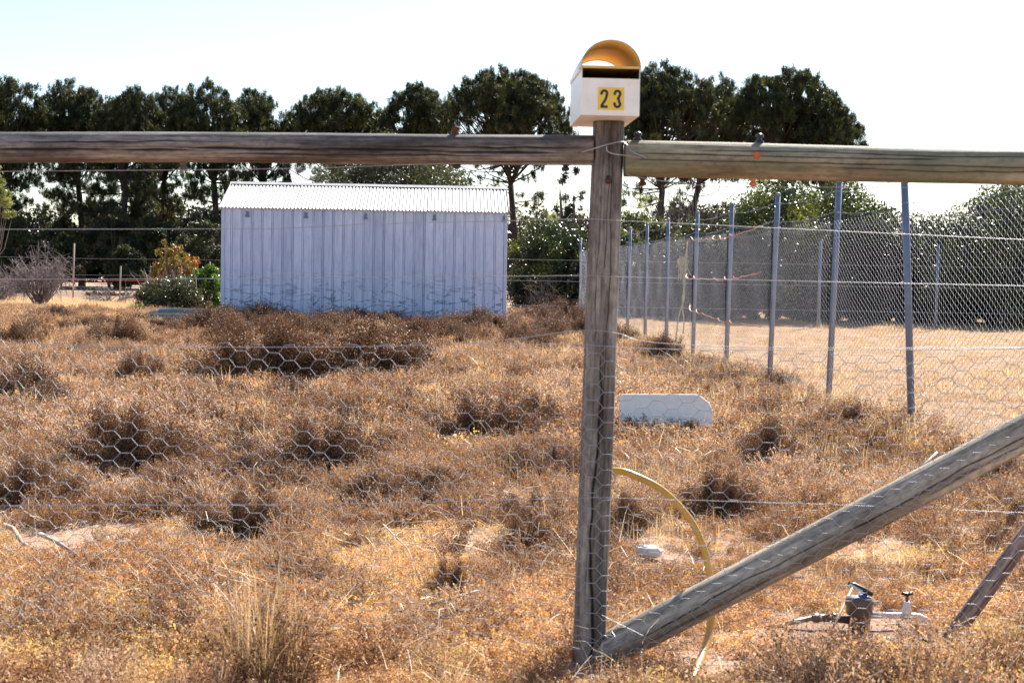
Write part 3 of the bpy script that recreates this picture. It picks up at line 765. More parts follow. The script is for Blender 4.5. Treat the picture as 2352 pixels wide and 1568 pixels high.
def low_frame():
    g = P(428, 728, 37); t = empty('low_trough', (P(346, 730, 36.5).x, 36.5, 0), R(1)); tag(t, 'low teal and white timber edging lying on the ground left of the shed', 'edging')
    L = P(520, 730, 36.5).x - t.location.x
    MB().box((0, 0, 0), (L, .05, .27)).build('front_board', M['teal'], t)
    MB().box((0, -.01, .27), (L, .09, .31)).build('top_board', M['palewood'], t)
    MB().box((.0, .9, .0), (L, .95, .37)).build('rear_board', M['teal'], t)
    MB().box((.0, .88, .37), (L, .98, .41)).build('top_board', M['palewood'], t)
    MB().box((-.05, -.03, 0), (.0, .98, .34)).build('end_board', M['palewood'], t)
low_frame()

# ------------------------------------------------------------------ leaves and branches
def rand_dirs(n):
    v = rng.normal(size=(n, 3)); return v / np.linalg.norm(v, axis=1)[:, None]
def leaves(cent, size, asp=.5, upb=0.0, sizevar=.4, tri=False):
    """diamond leaves at the given centres -> verts, quads"""
    n = len(cent); d = rand_dirs(n); d[:, 2] += upb; d /= np.linalg.norm(d, axis=1)[:, None]
    o = np.cross(d, rand_dirs(n)); o /= (np.linalg.norm(o, axis=1)[:, None] + 1e-9)
    s = (size * (1 + sizevar * rng.uniform(-1, 1, n)))[:, None]
    if tri:
        V = np.stack([cent - o*s*asp*.5, cent + o*s*asp*.5, cent + d*s], 1).reshape(-1, 3)
        return V, np.arange(3*n).reshape(n, 3)
    V = np.stack([cent - d*s*.5, cent + o*s*asp*.5, cent + d*s*.5, cent - o*s*asp*.5], 1).reshape(-1, 3)
    return V, np.arange(4*n).reshape(n, 4)
def ball(n, fill=.5):
    d = rand_dirs(n); r_ = rng.uniform(0, 1, n) ** fill; return d * r_[:, None]

def pine(name, cx, ytop, hw, ybot, Y, label, trunk_x=None, seed=0, lobes=120, low=True, group=None, base_w=.26, tuft=.5):
    """stone pine: crown of needle tufts on limbs; sizes given by where it is seen"""
    rs = random.Random(seed)
    top = P(cx, ytop, Y).z; bot = P(cx, ybot, Y).z; X = P(cx, 400, Y).x; tx = P(trunk_x or cx, 640, Y).x
    rad = hw * 1.22 * K / (F / Y)
    t = empty(name, (tx, Y, 0)); tag(t, label, 'tree', group or 'row of pine trees on the skyline')
    ox = X - tx; H = top
    br = MB(); twm = MB()
    # trunk with a fork
    fork = bot * .75 + rs.uniform(-.3, .3)
    tp = [Vector((0, 0, -.2)), Vector((ox*.15 + rs.gauss(0, .1), rs.gauss(0, .1), fork*.5)), Vector((ox*.4, rs.gauss(0, .1), fork))]
    br.tube(tp, [base_w, base_w*.82, base_w*.7], 8)
    leaders = []
    for k in range(rs.choice((2, 3, 3))):
        a = rs.uniform(0, 6.28); e = Vector((ox + math.cos(a) * rad * .4, math.sin(a) * rad * .4, H * .90)); mid = tp[-1].lerp(e, .45) + Vector((math.cos(a)*rad*.12, 0, -.2))
        pts = [tp[-1], tp[-1].lerp(mid, .5), mid, mid.lerp(e, .55) + Vector((rs.gauss(0, .12), 0, 0)), e]
        br.tube(pts, [base_w*.6, base_w*.5, base_w*.4, base_w*.24, base_w*.08], 6); leaders.append(pts)
    cents = []
    so_ = rs.uniform(0, 50); i = 0; guard = 0
    while i < lobes and guard < 9000:
        guard += 1
        a = rs.uniform(0, 2*math.pi); rr = rs.random() ** .42; el = math.asin(rs.uniform(-.28, 1))
        zz = bot + (H - bot - .25) * math.sin(el) * rr * (1 if el > 0 else 1.5)
        c = Vector((ox + math.cos(a)*math.cos(el)*rad*rr, math.sin(a)*math.cos(el)*rad*rr, zz))
        q = noise.noise(c * .62 + Vector((so_, 0, 0))) + .5 * noise.noise(c * 1.7 + Vector((so_, 3, 0)))
        if q < (-.15 if rr < .75 else -.30) + (.42 if zz < bot + (.33 if hw > 100 else .12) * (H - bot) else 0) + (.25 if el < .1 else 0) - (.2 if rr > .8 and el > .6 else 0): continue
        c += Vector((0, 0, .45 * noise.noise(c * 1.1)))
        cents.append((c, rs.uniform(.22, .40))); i += 1
        if i % 4: continue
        pts0 = rs.choice(leaders); j = rs.uniform(.1, .75); kk = j * 4; s = pts0[int(kk)].lerp(pts0[min(4, int(kk)+1)], kk % 1)
        if s.z > c.z - .3: s = pts0[rs.choice((0, 1))]
        md = s.lerp(c, .55) + Vector((0, 0, -.09 * (c - s).length))
        br.tube([s, md, c], [base_w*.24, base_w*.14, .02], 4, False)
    # lower dead and thin branches
    if low:
        for i in range(40):
            z = rs.uniform(.22, 1.0) * bot; a = rs.uniform(0, 6.28); s = Vector((ox * .3 * z / bot, 0, z)); ln = rs.uniform(.35, 1.0) * rad
            e = s + Vector((math.cos(a)*ln, math.sin(a)*ln, ln * rs.uniform(-.1, .55)))
            md = s.lerp(e, .5) + Vector((0, 0, -.08*ln)); twm.tube([s, md, e], [.055, .032, .010], 4, False)
            for q in range(6):
                s2 = md.lerp(e, rs.random()); e2 = s2 + Vector((rs.gauss(0, .5), rs.gauss(0, .5), rs.gauss(.1, .35))); twm.tube([s2, e2], [.016, .006], 3, False)
                if rs.random() < tuft: cents.append((e2, rs.uniform(.22, .42)))
            if rs.random() < tuft: cents.append((e, rs.uniform(.3, .5)))
            if rs.random() < tuft: cents.append((md, rs.uniform(.25, .5)))
    # needle tufts
    per = 5; nd_ = 34
    C = np.array([tuple(c) for c, r_ in cents]); RR = np.array([r_ for c, r_ in cents])
    tc = np.repeat(C, per, 0) + ball(len(C)*per, .45) * (np.repeat(RR, per)[:, None] * np.array([1.05, 1, .8]))
    tv = rng.uniform(0, .8, len(tc))
    base = np.repeat(tc, nd_, 0) + ball(len(tc)*nd_, .5) * np.array([.10, .10, .24])
    V, Fc = leaves(base, .24, .13, 1.0, .35, tri=True)
    at = np.clip(np.repeat(tv, nd_) + rng.uniform(-.1, .25, len(Fc)), 0, 1)
    br.v, off = br.v, len(br.v); br.f += [tuple(i + off for i in f) for f in twm.f]; br.v += twm.v
    br.build('trunk', M['bark'], t, True)
    ob('crown', np_mesh('crown', V, Fc, False, at), M['pine'], t)
    return t

pines = [
 (20, 166, 85, 345, 96, 'pine at the far left edge of the skyline, crown cut by the frame', 5),
 (165, 178, 80, 350, 100, 'second pine from the left, with a bare straight trunk below', 188),
 (300, 196, 78, 350, 98, 'third pine from the left with the lowest of the left crowns', 280),
 (385, 192, 60, 350, 104, 'narrow pine wedged between the third and fifth crowns at left', 370),
 (475, 183, 82, 350, 98, 'fifth pine from the left, a tall crown above the shed roof end', 500),
 (595, 204, 76, 350, 102, 'pine with a ragged low crown just left of the gap in the treeline', 605),
 (770, 200, 108, 345, 106, 'wide pine right of the treeline gap with V shaped branches', 760),
 (955, 190, 82, 340, 104, 'pine leaning on the left shoulder of the big dome shaped pine', 990),
 (1155, 150, 138, 325, 98, 'big dome shaped pine left of the letterbox with a dark forked trunk', 1182),
 (1530, 142, 130, 345, 94, 'broad pine immediately right of the letterbox', 1512),
 (1650, 170, 90, 350, 102, 'smaller pine squeezed between the two broad pines on the right', 1570),
 (1800, 152, 130, 345, 95, 'largest dark pine ending the treeline on the right', 1800),
 (1900, 225, 76, 400, 93, 'low sloping pine on the right flank of the treeline', 1880),
]
for i, (cx, yt, hw, yb, Y, lab, tx) in enumerate(pines):
    pine('pine_tree', cx, yt, hw, yb, Y, lab, tx, 100 + i, lobes=int(5.4 * hw), tuft=.8 if cx < 700 else .22)

def bush(name, x0, x1, ytop, Y, mt, label, cat, n=24000, leaf=.10, lumps=60, group=None, depth=None, trunkm='bark2', ybase=None, asp=.45, hollow=.45, fill=.42, bare=0, yb0=None, zexp=.6):
    """leafy shrub or small tree filling the seen width x0..x1 up to ytop"""
    a = P(x0, 400, Y).x; b = P(x1, 400, Y).x; H = P((x0+x1)/2, ytop, Y).z; W = (b - a) / 2; X = (a + b) / 2
    D = depth or W * .8; rs = random.Random(int(x0 * 7 + ytop)); z0 = 0 if yb0 is None else P((x0+x1)/2, yb0, Y).z
    t = empty(name, (X, Y, 0)); tag(t, label, cat, group)
    if mt == 'dark' or 'hedge' in name or 'big' in name: zexp = 1.15
    br = MB(); C = []; RR = []
    for i in range(5):
        aa = rs.uniform(0, 6.28); e = Vector((math.cos(aa)*W*.6, math.sin(aa)*D*.6, H * rs.uniform(.6, .85)))
        br.tube([Vector((rs.gauss(0, .15), rs.gauss(0, .1), -.1)), e*.5 + Vector((0, 0, -.05*H)), e], [.03*H*.6, .02*H*.6, .01], 5)
    for i in range(lumps):
        aa = rs.uniform(0, 6.28); u = rs.random() ** .6; sz = rs.uniform(.13, .26) * min(W, H) 
        hmax = (H - sz) * (1 - .35 * u ** 3) ; zz = z0 + sz*.7 + (hmax - z0 - sz*.7) * rs.random() ** zexp
        C.append((math.cos(aa)*u*(W - sz*.6), math.sin(aa)*u*D, zz)); RR.append(sz)
        if i % 2 == 0 or 'thin' in name: br.tube([Vector((0, 0, H*.25)), Vector(C[-1])*.6, Vector(C[-1])], [.03, .02, .006], 4, False)
    C = np.array(C); RR = np.array(RR); wt = RR**2 / (RR**2).sum(); k = rng.choice(len(C), n, p=wt)
    pos = C[k] + ball(n, fill) * RR[k][:, None]; pos[:, 2] = np.maximum(pos[:, 2], .02)
    V, Fc = leaves(pos, leaf, asp, .2)
    tv = rng.uniform(0, .6, len(C))[k]; hi = np.clip(pos[:, 2] / H, 0, 1)
    at = np.clip(tv + rng.uniform(-.15, .4, n) , 0, 1)
    for i in range(bare):
        s = Vector((rs.uniform(-W, W)*.8, 0, H*.6)); e = s + Vector((rs.gauss(0, .4), rs.gauss(0, .4), H * rs.uniform(.35, .6))); br.tube([s, s.lerp(e, .5) + Vector((.05, 0, 0)), e], [.02, .012, .005], 3, False)
    br.build('stem', M[trunkm], t, True)
    ob('foliage', np_mesh('foliage', V, Fc, False, at), M[mt], t)
    return t

bush('olive_tree', 680, 1110, 288, 60, 'olive', 'grey green olive like tree rising behind the shed roof', 'tree', 52000, .13, 110)
bush('hedge_shrub', 1150, 1400, 488, 54, 'broad', 'dark hedge with yellow green top between the shed and the post', 'shrub', 62000, .08, 150, 'shrubs behind the chain link fence', 2.0)
bush('hedge_shrub', 1370, 1560, 478, 52, 'broad', 'yellow green hedge seen over the far end of the chain link fence', 'shrub', 34000, .08, 100, 'shrubs behind the chain link fence', 2.0)
bush('hedge_shrub', 1500, 1720, 468, 53, 'broad', 'dark twiggy hedge behind the orange gate springs', 'shrub', 34000, .08, 100, 'shrubs behind the chain link fence', 2.0, bare=20)
bush('broadleaf_tree', 1640, 2090, 375, 50, 'broad', 'rounded glossy leaved tree under the right rail', 'tree', 70000, .105, 150, None, 3.0)
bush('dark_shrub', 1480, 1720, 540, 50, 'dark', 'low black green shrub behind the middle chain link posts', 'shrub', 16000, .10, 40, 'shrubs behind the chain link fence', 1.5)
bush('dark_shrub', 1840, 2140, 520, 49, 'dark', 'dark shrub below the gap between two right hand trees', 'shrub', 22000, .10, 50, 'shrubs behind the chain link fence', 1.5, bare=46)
bush('big_shrub', 2100, 2560, 395, 48, 'broad', 'large dark leafy shrub at the right edge behind the chain link', 'shrub', 70000, .105, 150, None, 3.0)
bush('slim_tree', 2290, 2440, 305, 70, 'broad', 'small leafy tree top poking over the right end of the rail', 'tree', 12000, .10, 40)
bush('thin_gum_tree', 1265, 1365, 372, 70, 'dark', 'thin dark leafed gum beside the post below the rail', 'tree', 9000, .16, 90, asp=.25, fill=.6)
bush('thin_gum_tree', 1640, 1780, 400, 66, 'dark', 'dark twiggy tree between the pine trunk and the glossy tree', 'tree', 9000, .14, 34, asp=.25)
bush('willow_tree', -80, 38, 352, 56, 'willow', 'pale green weeping foliage at the left edge under the rail', 'tree', 9000, .13, 40, asp=.25, yb0=500)
bush('autumn_shrub', 340, 462, 540, 50, 'autumn', 'shrub with orange and yellow green leaves left of the shed', 'shrub', 9000, .085, 90, fill=.8, zexp=1)
bush('green_shrub', 415, 524, 598, 47, 'bright', 'bright green leafy shrub touching the left end of the shed', 'shrub', 15000, .08, 90, fill=.6, zexp=1)
bush('green_shrub', 305, 475, 625, 46, 'olive', 'low tangled green shrub in front of the orange leaved one', 'shrub', 12000, .075, 90, bare=20, fill=.6, zexp=1)
bush('willow_tree', 1425, 1530, 425, 62, 'willow', 'pale green weeping tree right of the post under the rail', 'tree', 5000, .13, 60, asp=.25, fill=.8)
bush('willow_tree', 1225, 1300, 470, 64, 'willow', 'pale green wispy tree between the pine trunk and the post', 'tree', 3500, .12, 50, asp=.25, fill=.8)
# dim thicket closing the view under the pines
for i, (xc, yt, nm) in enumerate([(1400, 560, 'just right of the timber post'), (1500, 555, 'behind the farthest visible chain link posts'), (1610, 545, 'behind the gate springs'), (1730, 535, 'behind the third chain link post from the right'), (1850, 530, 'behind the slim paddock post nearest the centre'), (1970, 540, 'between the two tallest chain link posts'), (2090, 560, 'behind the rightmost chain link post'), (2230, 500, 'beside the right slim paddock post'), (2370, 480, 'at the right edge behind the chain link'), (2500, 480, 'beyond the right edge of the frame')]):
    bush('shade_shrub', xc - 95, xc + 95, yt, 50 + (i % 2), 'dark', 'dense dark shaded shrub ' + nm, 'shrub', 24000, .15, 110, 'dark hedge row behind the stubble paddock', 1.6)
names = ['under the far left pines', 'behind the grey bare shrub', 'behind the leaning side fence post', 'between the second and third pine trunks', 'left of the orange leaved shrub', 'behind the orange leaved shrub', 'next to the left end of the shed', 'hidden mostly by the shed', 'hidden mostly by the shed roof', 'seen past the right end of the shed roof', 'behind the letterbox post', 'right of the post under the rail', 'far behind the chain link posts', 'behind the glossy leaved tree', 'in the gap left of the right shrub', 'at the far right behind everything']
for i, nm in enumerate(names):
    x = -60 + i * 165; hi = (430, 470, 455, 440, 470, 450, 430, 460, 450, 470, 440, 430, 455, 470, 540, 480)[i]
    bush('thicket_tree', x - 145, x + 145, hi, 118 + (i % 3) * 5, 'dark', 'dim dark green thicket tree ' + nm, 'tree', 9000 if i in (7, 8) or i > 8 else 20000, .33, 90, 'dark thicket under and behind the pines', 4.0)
for i, (x0, x1, yt, Y) in enumerate([(-60, 80, 470, 88), (60, 200, 520, 90), (190, 330, 450, 92), (235, 345, 560, 86), (300, 430, 480, 90), (400, 540, 500, 88)]):
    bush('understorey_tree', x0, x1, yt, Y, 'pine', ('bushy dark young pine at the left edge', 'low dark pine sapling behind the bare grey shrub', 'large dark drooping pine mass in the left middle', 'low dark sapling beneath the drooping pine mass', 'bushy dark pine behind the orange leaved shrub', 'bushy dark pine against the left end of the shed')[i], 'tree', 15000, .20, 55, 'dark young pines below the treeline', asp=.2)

def bare_shrub(x0, x1, ytop, Y, label, m='twig', n=60, droop=0.0, name='bare_shrub', sub=7):
    a = P(x0, 400, Y).x; b = P(x1, 400, Y).x; H = P((x0+x1)/2, ytop, Y).z; W = (b - a) / 2; t = empty(name, ((a+b)/2, Y, 0)); tag(t, label, 'shrub')
    rs = random.Random(int(x0 + ytop)); br = MB()
    for i in range(n):
        aa = rs.uniform(0, 6.28); u = rs.random() ** .5; e = Vector((math.cos(aa)*W*u, math.sin(aa)*W*u, H * (1 - .35*u*u) * rs.uniform(.3, 1))); s = Vector((rs.gauss(0, .08), rs.gauss(0, .08), 0)); md = s.lerp(e, .5) + Vector((0, 0, H*.12))
        br.tube([s, md, e], [.018, .012, .005], 3, False)
        for q in range(sub):
            s2 = md.lerp(e, rs.random()); e2 = s2 + Vector((rs.gauss(0, .28*W*.5), rs.gauss(0, .2), rs.gauss(.05 - droop, .22))); br.tube([s2, s2.lerp(e2, .5) + Vector((0, 0, .04)), e2], [.009, .006, .003], 3, False)
            s3 = s2.lerp(e2, .5); e3 = s3 + Vector((rs.gauss(0, .16), rs.gauss(0, .1), rs.gauss(0, .14))); br.tube([s3, e3], [.006, .003], 3, False)
    o = br.build('twigs', M[m], t); return t
bare_shrub(5, 185, 550, 50, 'tangled bare grey shrub on the left below the wires', n=90, droop=.1, sub=9)
bare_shrub(-60, 60, 620, 54, 'low grey dead brush at the far left edge', n=60, sub=8)
bare_shrub(180, 330, 655, 56, 'low sparse dead twigs between the bare shrub and the green shrub', n=30, sub=5)
bush('low_shrub', 190, 300, 668, 70, 'olive', 'low dull green shrub on the track edge behind the dead twigs', 'shrub', 4000, .09, 40, zexp=1)
bush('low_shrub', -60, 70, 640, 72, 'dark', 'low dark shrub at the far left edge under the pines', 'shrub', 6000, .10, 40, zexp=1)
bare_shrub(1430, 1660, 400, 74, 'tangle of bare branches between the pine trunks right of the post', n=120, m='bark', sub=8)
bare_shrub(1215, 1350, 400, 76, 'bare branches between the shed end and the post under the rail', n=90, m='bark', sub=8)
bare_shrub(2040, 2140, 415, 52, 'tall bare upright twigs in the gap between the right hand trees', n=70, sub=4)
bare_shrub(1180, 1330, 625, 47, 'dry brown bare shrub at the foot of the dark hedge', n=22, m='bark')
bare_shrub(1450, 1650, 430, 56, 'reddish bare thicket above the chain link fence', n=60, m='twig')

# ------------------------------------------------------------------ field scrub: shared prototypes
def scrub_mesh(name, R_, H_, nt_, nl, leaf, seed, twr=.0016):
    rs = np.random.default_rng(seed); V = []; Fc = []; at = []
    L = []; b = 0; TV = []; TF = []; TA = []
    lob = [(rs.uniform(0, 6.28), rs.uniform(0, 1) ** .55) for _ in range(24)]
    for i in range(nt_):
        a, u = lob[rs.integers(len(lob))]; a += rs.normal() * .22; u = min(1.05, abs(u + rs.normal() * .07))
        h = H_ * math.sqrt(max(0.05, 1 - (u * .95) ** 2)) * (1 + .22 * math.sin(3*a + seed) * u + .12 * math.sin(7*a + 2*seed) * u + .10 * rs.normal()); u *= 1 + .14 * math.sin(2*a + 1.7*seed) + .10 * math.sin(5*a + seed) + .08 * rs.normal()
        e = np.array([math.cos(a)*u*R_, math.sin(a)*u*R_, max(.03, h * rs.uniform(.55, 1.0))])
        s = np.array([rs.normal()*R_*.12, rs.normal()*R_*.12, 0]) + e * np.array([.25, .25, 0]); md = (s + e) / 2 + rs.normal(size=3) * R_ * .05
        for p, q in ((s, md), (md, e)):
            d = q - p; o = np.cross(d, rs.normal(size=3)); o = o / (np.linalg.norm(o) + 1e-9) * twr
            TV += [p - o, p + o, q + o*.5, q - o*.5]; TF.append([b, b+1, b+2, b+3]); b += 4; TA.append(rs.uniform(.3, .9))
        k = max(1, nl // nt_); tt = rs.uniform(.25, 1.05, k)[:, None]
        L.append(np.where(tt < .5, s + (md - s) * tt * 2, md + (e - md) * (tt - .5) * 2) + rs.normal(size=(k, 3)) * R_ * .034)
    L = np.concatenate(L); L[:, 2] = np.maximum(L[:, 2], .008)
    V1, F1 = leaves(L, leaf, .55, .1)
    r_ = np.hypot(L[:, 0], L[:, 1]) / R_
    A1 = np.clip(rng.normal(.42, .2, len(L)), 0, 1)
    V = np.concatenate([np.array(TV), V1]); Fa = np.concatenate([np.array(TF), F1 + b])
    return np_mesh(name, V, Fa, False, np.concatenate([np.array(TA), A1]))
def weed_mesh(name, R_, H_, n, leaf, seed):
    rs = np.random.default_rng(seed); TV = []; TF = []; TA = []; L = []; b = 0; vv = []
    for i in range(n):
        a = rs.uniform(0, 6.28); u = rs.uniform(0, 1) ** .5; p = np.array([math.cos(a)*u*R_, math.sin(a)*u*R_, 0]); h = H_ * rs.uniform(.4, 1) * (1 - .45*u*u)
        q = p + np.array([rs.normal()*.25*h, rs.normal()*.25*h, h]); d = q - p; o = np.cross(d, rs.normal(size=3)); o = o / (np.linalg.norm(o)+1e-9) * .0012
        TV += [p-o, p+o, q+o*.5, q-o*.5]; TF.append([b, b+1, b+2, b+3]); b += 4; TA.append(rs.uniform(.1, .6))
        k = 16; tt = rs.uniform(.15, 1.05, k)[:, None]; L.append(p + d*tt + rs.normal(size=(k, 3)) * .010); vv += [rs.uniform(.0, .45)] * k
    L = np.concatenate(L); L[:, 2] = np.maximum(L[:, 2], .006); V1, F1 = leaves(L, leaf, .65, .1)
    A1 = np.clip(np.array(vv) + rng.uniform(0, .28, len(L)), 0, 1)
    return np_mesh(name, np.concatenate([np.array(TV), V1]), np.concatenate([np.array(TF), F1 + b]), False, np.concatenate([np.array(TA), A1]))
def grass_mesh(name, R_, H_, n, wd, seed, flop=.5, segs=4):
    rs = np.random.default_rng(seed); V = []; Fc = []; A = []; b = 0
    for i in range(n):
        a = rs.uniform(0, 6.28); u = rs.uniform(0, 1) ** .6 * R_; p = np.array([math.cos(a)*u, math.sin(a)*u, 0.0]); a2 = a + rs.normal()*.8; ln = H_ * rs.uniform(.45, 1.1); out = np.array([math.cos(a2), math.sin(a2), 0]) * flop * rs.uniform(.1, 1.3)
        sd = np.cross(out + 1e-3, [0, 0, 1]); sd /= np.linalg.norm(sd); sd = sd * math.cos(rs.uniform(-1, 1)) ; kk = rs.uniform(.3, 1.6)
        c = rs.uniform(0, 1)
        for s in range(segs + 1):
            t = s / segs; q = p + out * ln * t * t * kk + np.array([0, 0, ln * (t - .42 * t * t * min(1.2, flop*1.3*kk))]); w_ = wd * (1 - t * .85)
            V += [q - sd * w_, q + sd * w_]
            if s: Fc.append([b + 2*s - 2, b + 2*s - 1, b + 2*s + 1, b + 2*s]); A.append(c)
        b += 2 * (segs + 1)
    return np_mesh(name, V, Fc, False, A)

pc = bpy.data.collections.new('cover_pieces')
def proto(nm, me, mt):
    me.materials.append(M[mt]); o = bpy.data.objects.new(nm, me); pc.objects.link(o); return o
# indices follow alphabetical order
for i in range(3): proto(f'a{i}', scrub_mesh(f'sn{i}', .24, .20, 110, 2000, .0115, 10+i), 'scrub_i')       # 0-2 scrub near
for i in range(3): proto(f'b{i}', scrub_mesh(f'sf{i}', .34, .28, 110, 1900, .020, 20+i, .003), 'scrub_i')    # 3-5 scrub far
for i in range(3): proto(f'c{i}', weed_mesh(f'wn{i}', .15, .10, 80, .0100, 30+i), 'weed_i')                 # 6-8 weed near
for i in range(2): proto(f'd{i}', weed_mesh(f'wf{i}', .26, .16, 90, .022, 40+i), 'weed_i')                  # 9-10 weed far
for i in range(3): proto(f'e{i}', grass_mesh(f'gn{i}', .07, .24, 46, .0014, 50+i, .7), 'grass_i')           # 11-13 grass near
for i in range(2): proto(f'f{i}', grass_mesh(f'gf{i}', .14, .30, 60, .0032, 60+i, .6, 3), 'grass_i')        # 14-15 grass far
for i in range(2): proto(f'g{i}', grass_mesh(f'gs{i}', .22, .07, 60, .003, 70+i, .8, 2), 'grass_i')         # 16-17 stubble
proto('h0', grass_mesh('gg', .2, .16, 60, .0035, 80, .5, 3), 'green_i')                                     # 18 green

def litter(name, n, seed):
    rs = np.random.default_rng(seed); V = []; Fc = []; A = []
    for i in range(n):
        p = np.array([rs.normal()*.16, rs.normal()*.16, rs.uniform(.01, .10)]); a = rs.uniform(0, 6.28); ln = rs.uniform(.03, .16); d = np.array([math.cos(a), math.sin(a), rs.normal()*.35]) * ln
        sd = np.array([-math.sin(a), math.cos(a), .6]) * rs.uniform(.0005, .0012); b = len(V); m_ = p + d*.5 + np.array([0, 0, rs.uniform(0, .03)])
        V += [p-sd, p+sd, m_+sd, m_-sd, p+d+sd*.5, p+d-sd*.5]; Fc += [[b, b+1, b+2, b+3], [b+3, b+2, b+4, b+5]]; A += [rs.uniform(.4, 1)]*2
    return np_mesh(name, V, Fc, False, A)
sm = []
for i in range(4):
    me = scrub_mesh(f'bush{i}', 1.0, .85, 700, 36000, (.030, .032, .027, .029)[i], 200 + i, .004); me.materials.append(M['scrub']); sm.append(me)
    pc.objects.link(bpy.data.objects.new(f'j{i}', me))                                                      # 21-24 whole bushes
for i in range(2): proto(f'i{i}', litter(f'lt{i}', 34, 90+i), 'grass_i')                                     # 19-20 litter
ng = bpy.data.node_groups.new('scatter', 'GeometryNodeTree')
ng.interface.new_socket('Geometry', in_out='INPUT', socket_type='NodeSocketGeometry'); ng.interface.new_socket('Geometry', in_out='OUTPUT', socket_type='NodeSocketGeometry')
gi = ng.nodes.new('NodeGroupInput'); go = ng.nodes.new('NodeGroupOutput'); ip = ng.nodes.new('GeometryNodeInstanceOnPoints')
ci = ng.nodes.new('GeometryNodeCollectionInfo'); ci.inputs['Collection'].default_value = pc; ci.inputs['Separate Children'].default_value = True; ci.inputs['Reset Children'].default_value = True
def na(nm, ty):
    n = ng.nodes.new('GeometryNodeInputNamedAttribute'); n.data_type = ty; n.inputs['Name'].default_value = nm; return n.outputs['Attribute']
ng.links.new(gi.outputs[0], ip.inputs['Points']); ng.links.new(ci.outputs[0], ip.inputs['Instance']); ip.inputs['Pick Instance'].default_value = True
ng.links.new(na('idx', 'INT'), ip.inputs['Instance Index']); ng.links.new(na('rot', 'FLOAT_VECTOR'), ip.inputs['Rotation']); ng.links.new(na('scl', 'FLOAT_VECTOR'), ip.inputs['Scale'])
ng.links.new(ip.outputs[0], go.inputs[0])
def scatter(name, items, label, cat):
    tp = G(2010, 1470); hp_ = G(1620, 1525)
    items = [i if (abs(i[0][0] - tp.x) > .42 or abs(i[0][1] - tp.y) > .45) and (abs(i[0][0] - hp_.x) > .22 or abs(i[0][1] - hp_.y) > .5) else (i[0], i[1], (i[2][0] * .7, i[2][1] * .7, i[2][2] * .42), i[3], i[4]) for i in items]
    me = bpy.data.meshes.new(name); me.from_pydata([i[0] for i in items], [], [])
    for nm, ty, k in (('rot', 'FLOAT_VECTOR', 1), ('scl', 'FLOAT_VECTOR', 2)):
        a = me.attributes.new(nm, ty, 'POINT'); a.data.foreach_set('vector', np.array([i[k] for i in items], dtype=np.float32).ravel())
    a = me.attributes.new('idx', 'INT', 'POINT'); a.data.foreach_set('value', [int(i[3]) for i in items])
    a = me.attributes.new('tint', 'FLOAT', 'POINT'); a.data.foreach_set('value', np.array([i[4] for i in items], dtype=np.float32))
    o = ob(name, me, None); o['kind'] = 'stuff'; o['label'] = label; o['category'] = cat
    md = o.modifiers.new('scatter', 'NODES'); md.node_group = ng
    return o

# bare patches seen in the photograph
bare_p = [(G(900, 905), .6), (G(480, 1075), .3), (G(1900, 1240), .25), (G(140, 1235), .42), (G(300, 1115), .35), (G(440, 882), .9), (G(700, 888), .8), (G(210, 1545), .35), (G(1500, 1290), .22), (G(1970, 1435), .24), (G(2090, 1440), .15), (G(1880, 1440), .20), (G(1800, 1455), .16), (G(1740, 1455), .12), (G(1880, 1470), .14), (G(1970, 1475), .10), (G(1620, 1530), .18), (G(1350, 1550), .2)]
def n2(x, y, s, o=0): return noise.noise(Vector((x * s, y * s, o)))
scrub_l, weed_l, grass_l, stub_l, green_l = [], [], [], [], []
def add(lst, x, y, sc, idx, hz=1.0, tilt=.12, tint=None):
    lst.append(((x, y, gz(x, y) - .01), (random.gauss(0, tilt), random.gauss(0, tilt), random.uniform(0, 6.28)), (sc, sc, sc * hz), idx, random.uniform(-1, 1) if tint is None else tint))
y = 4.0
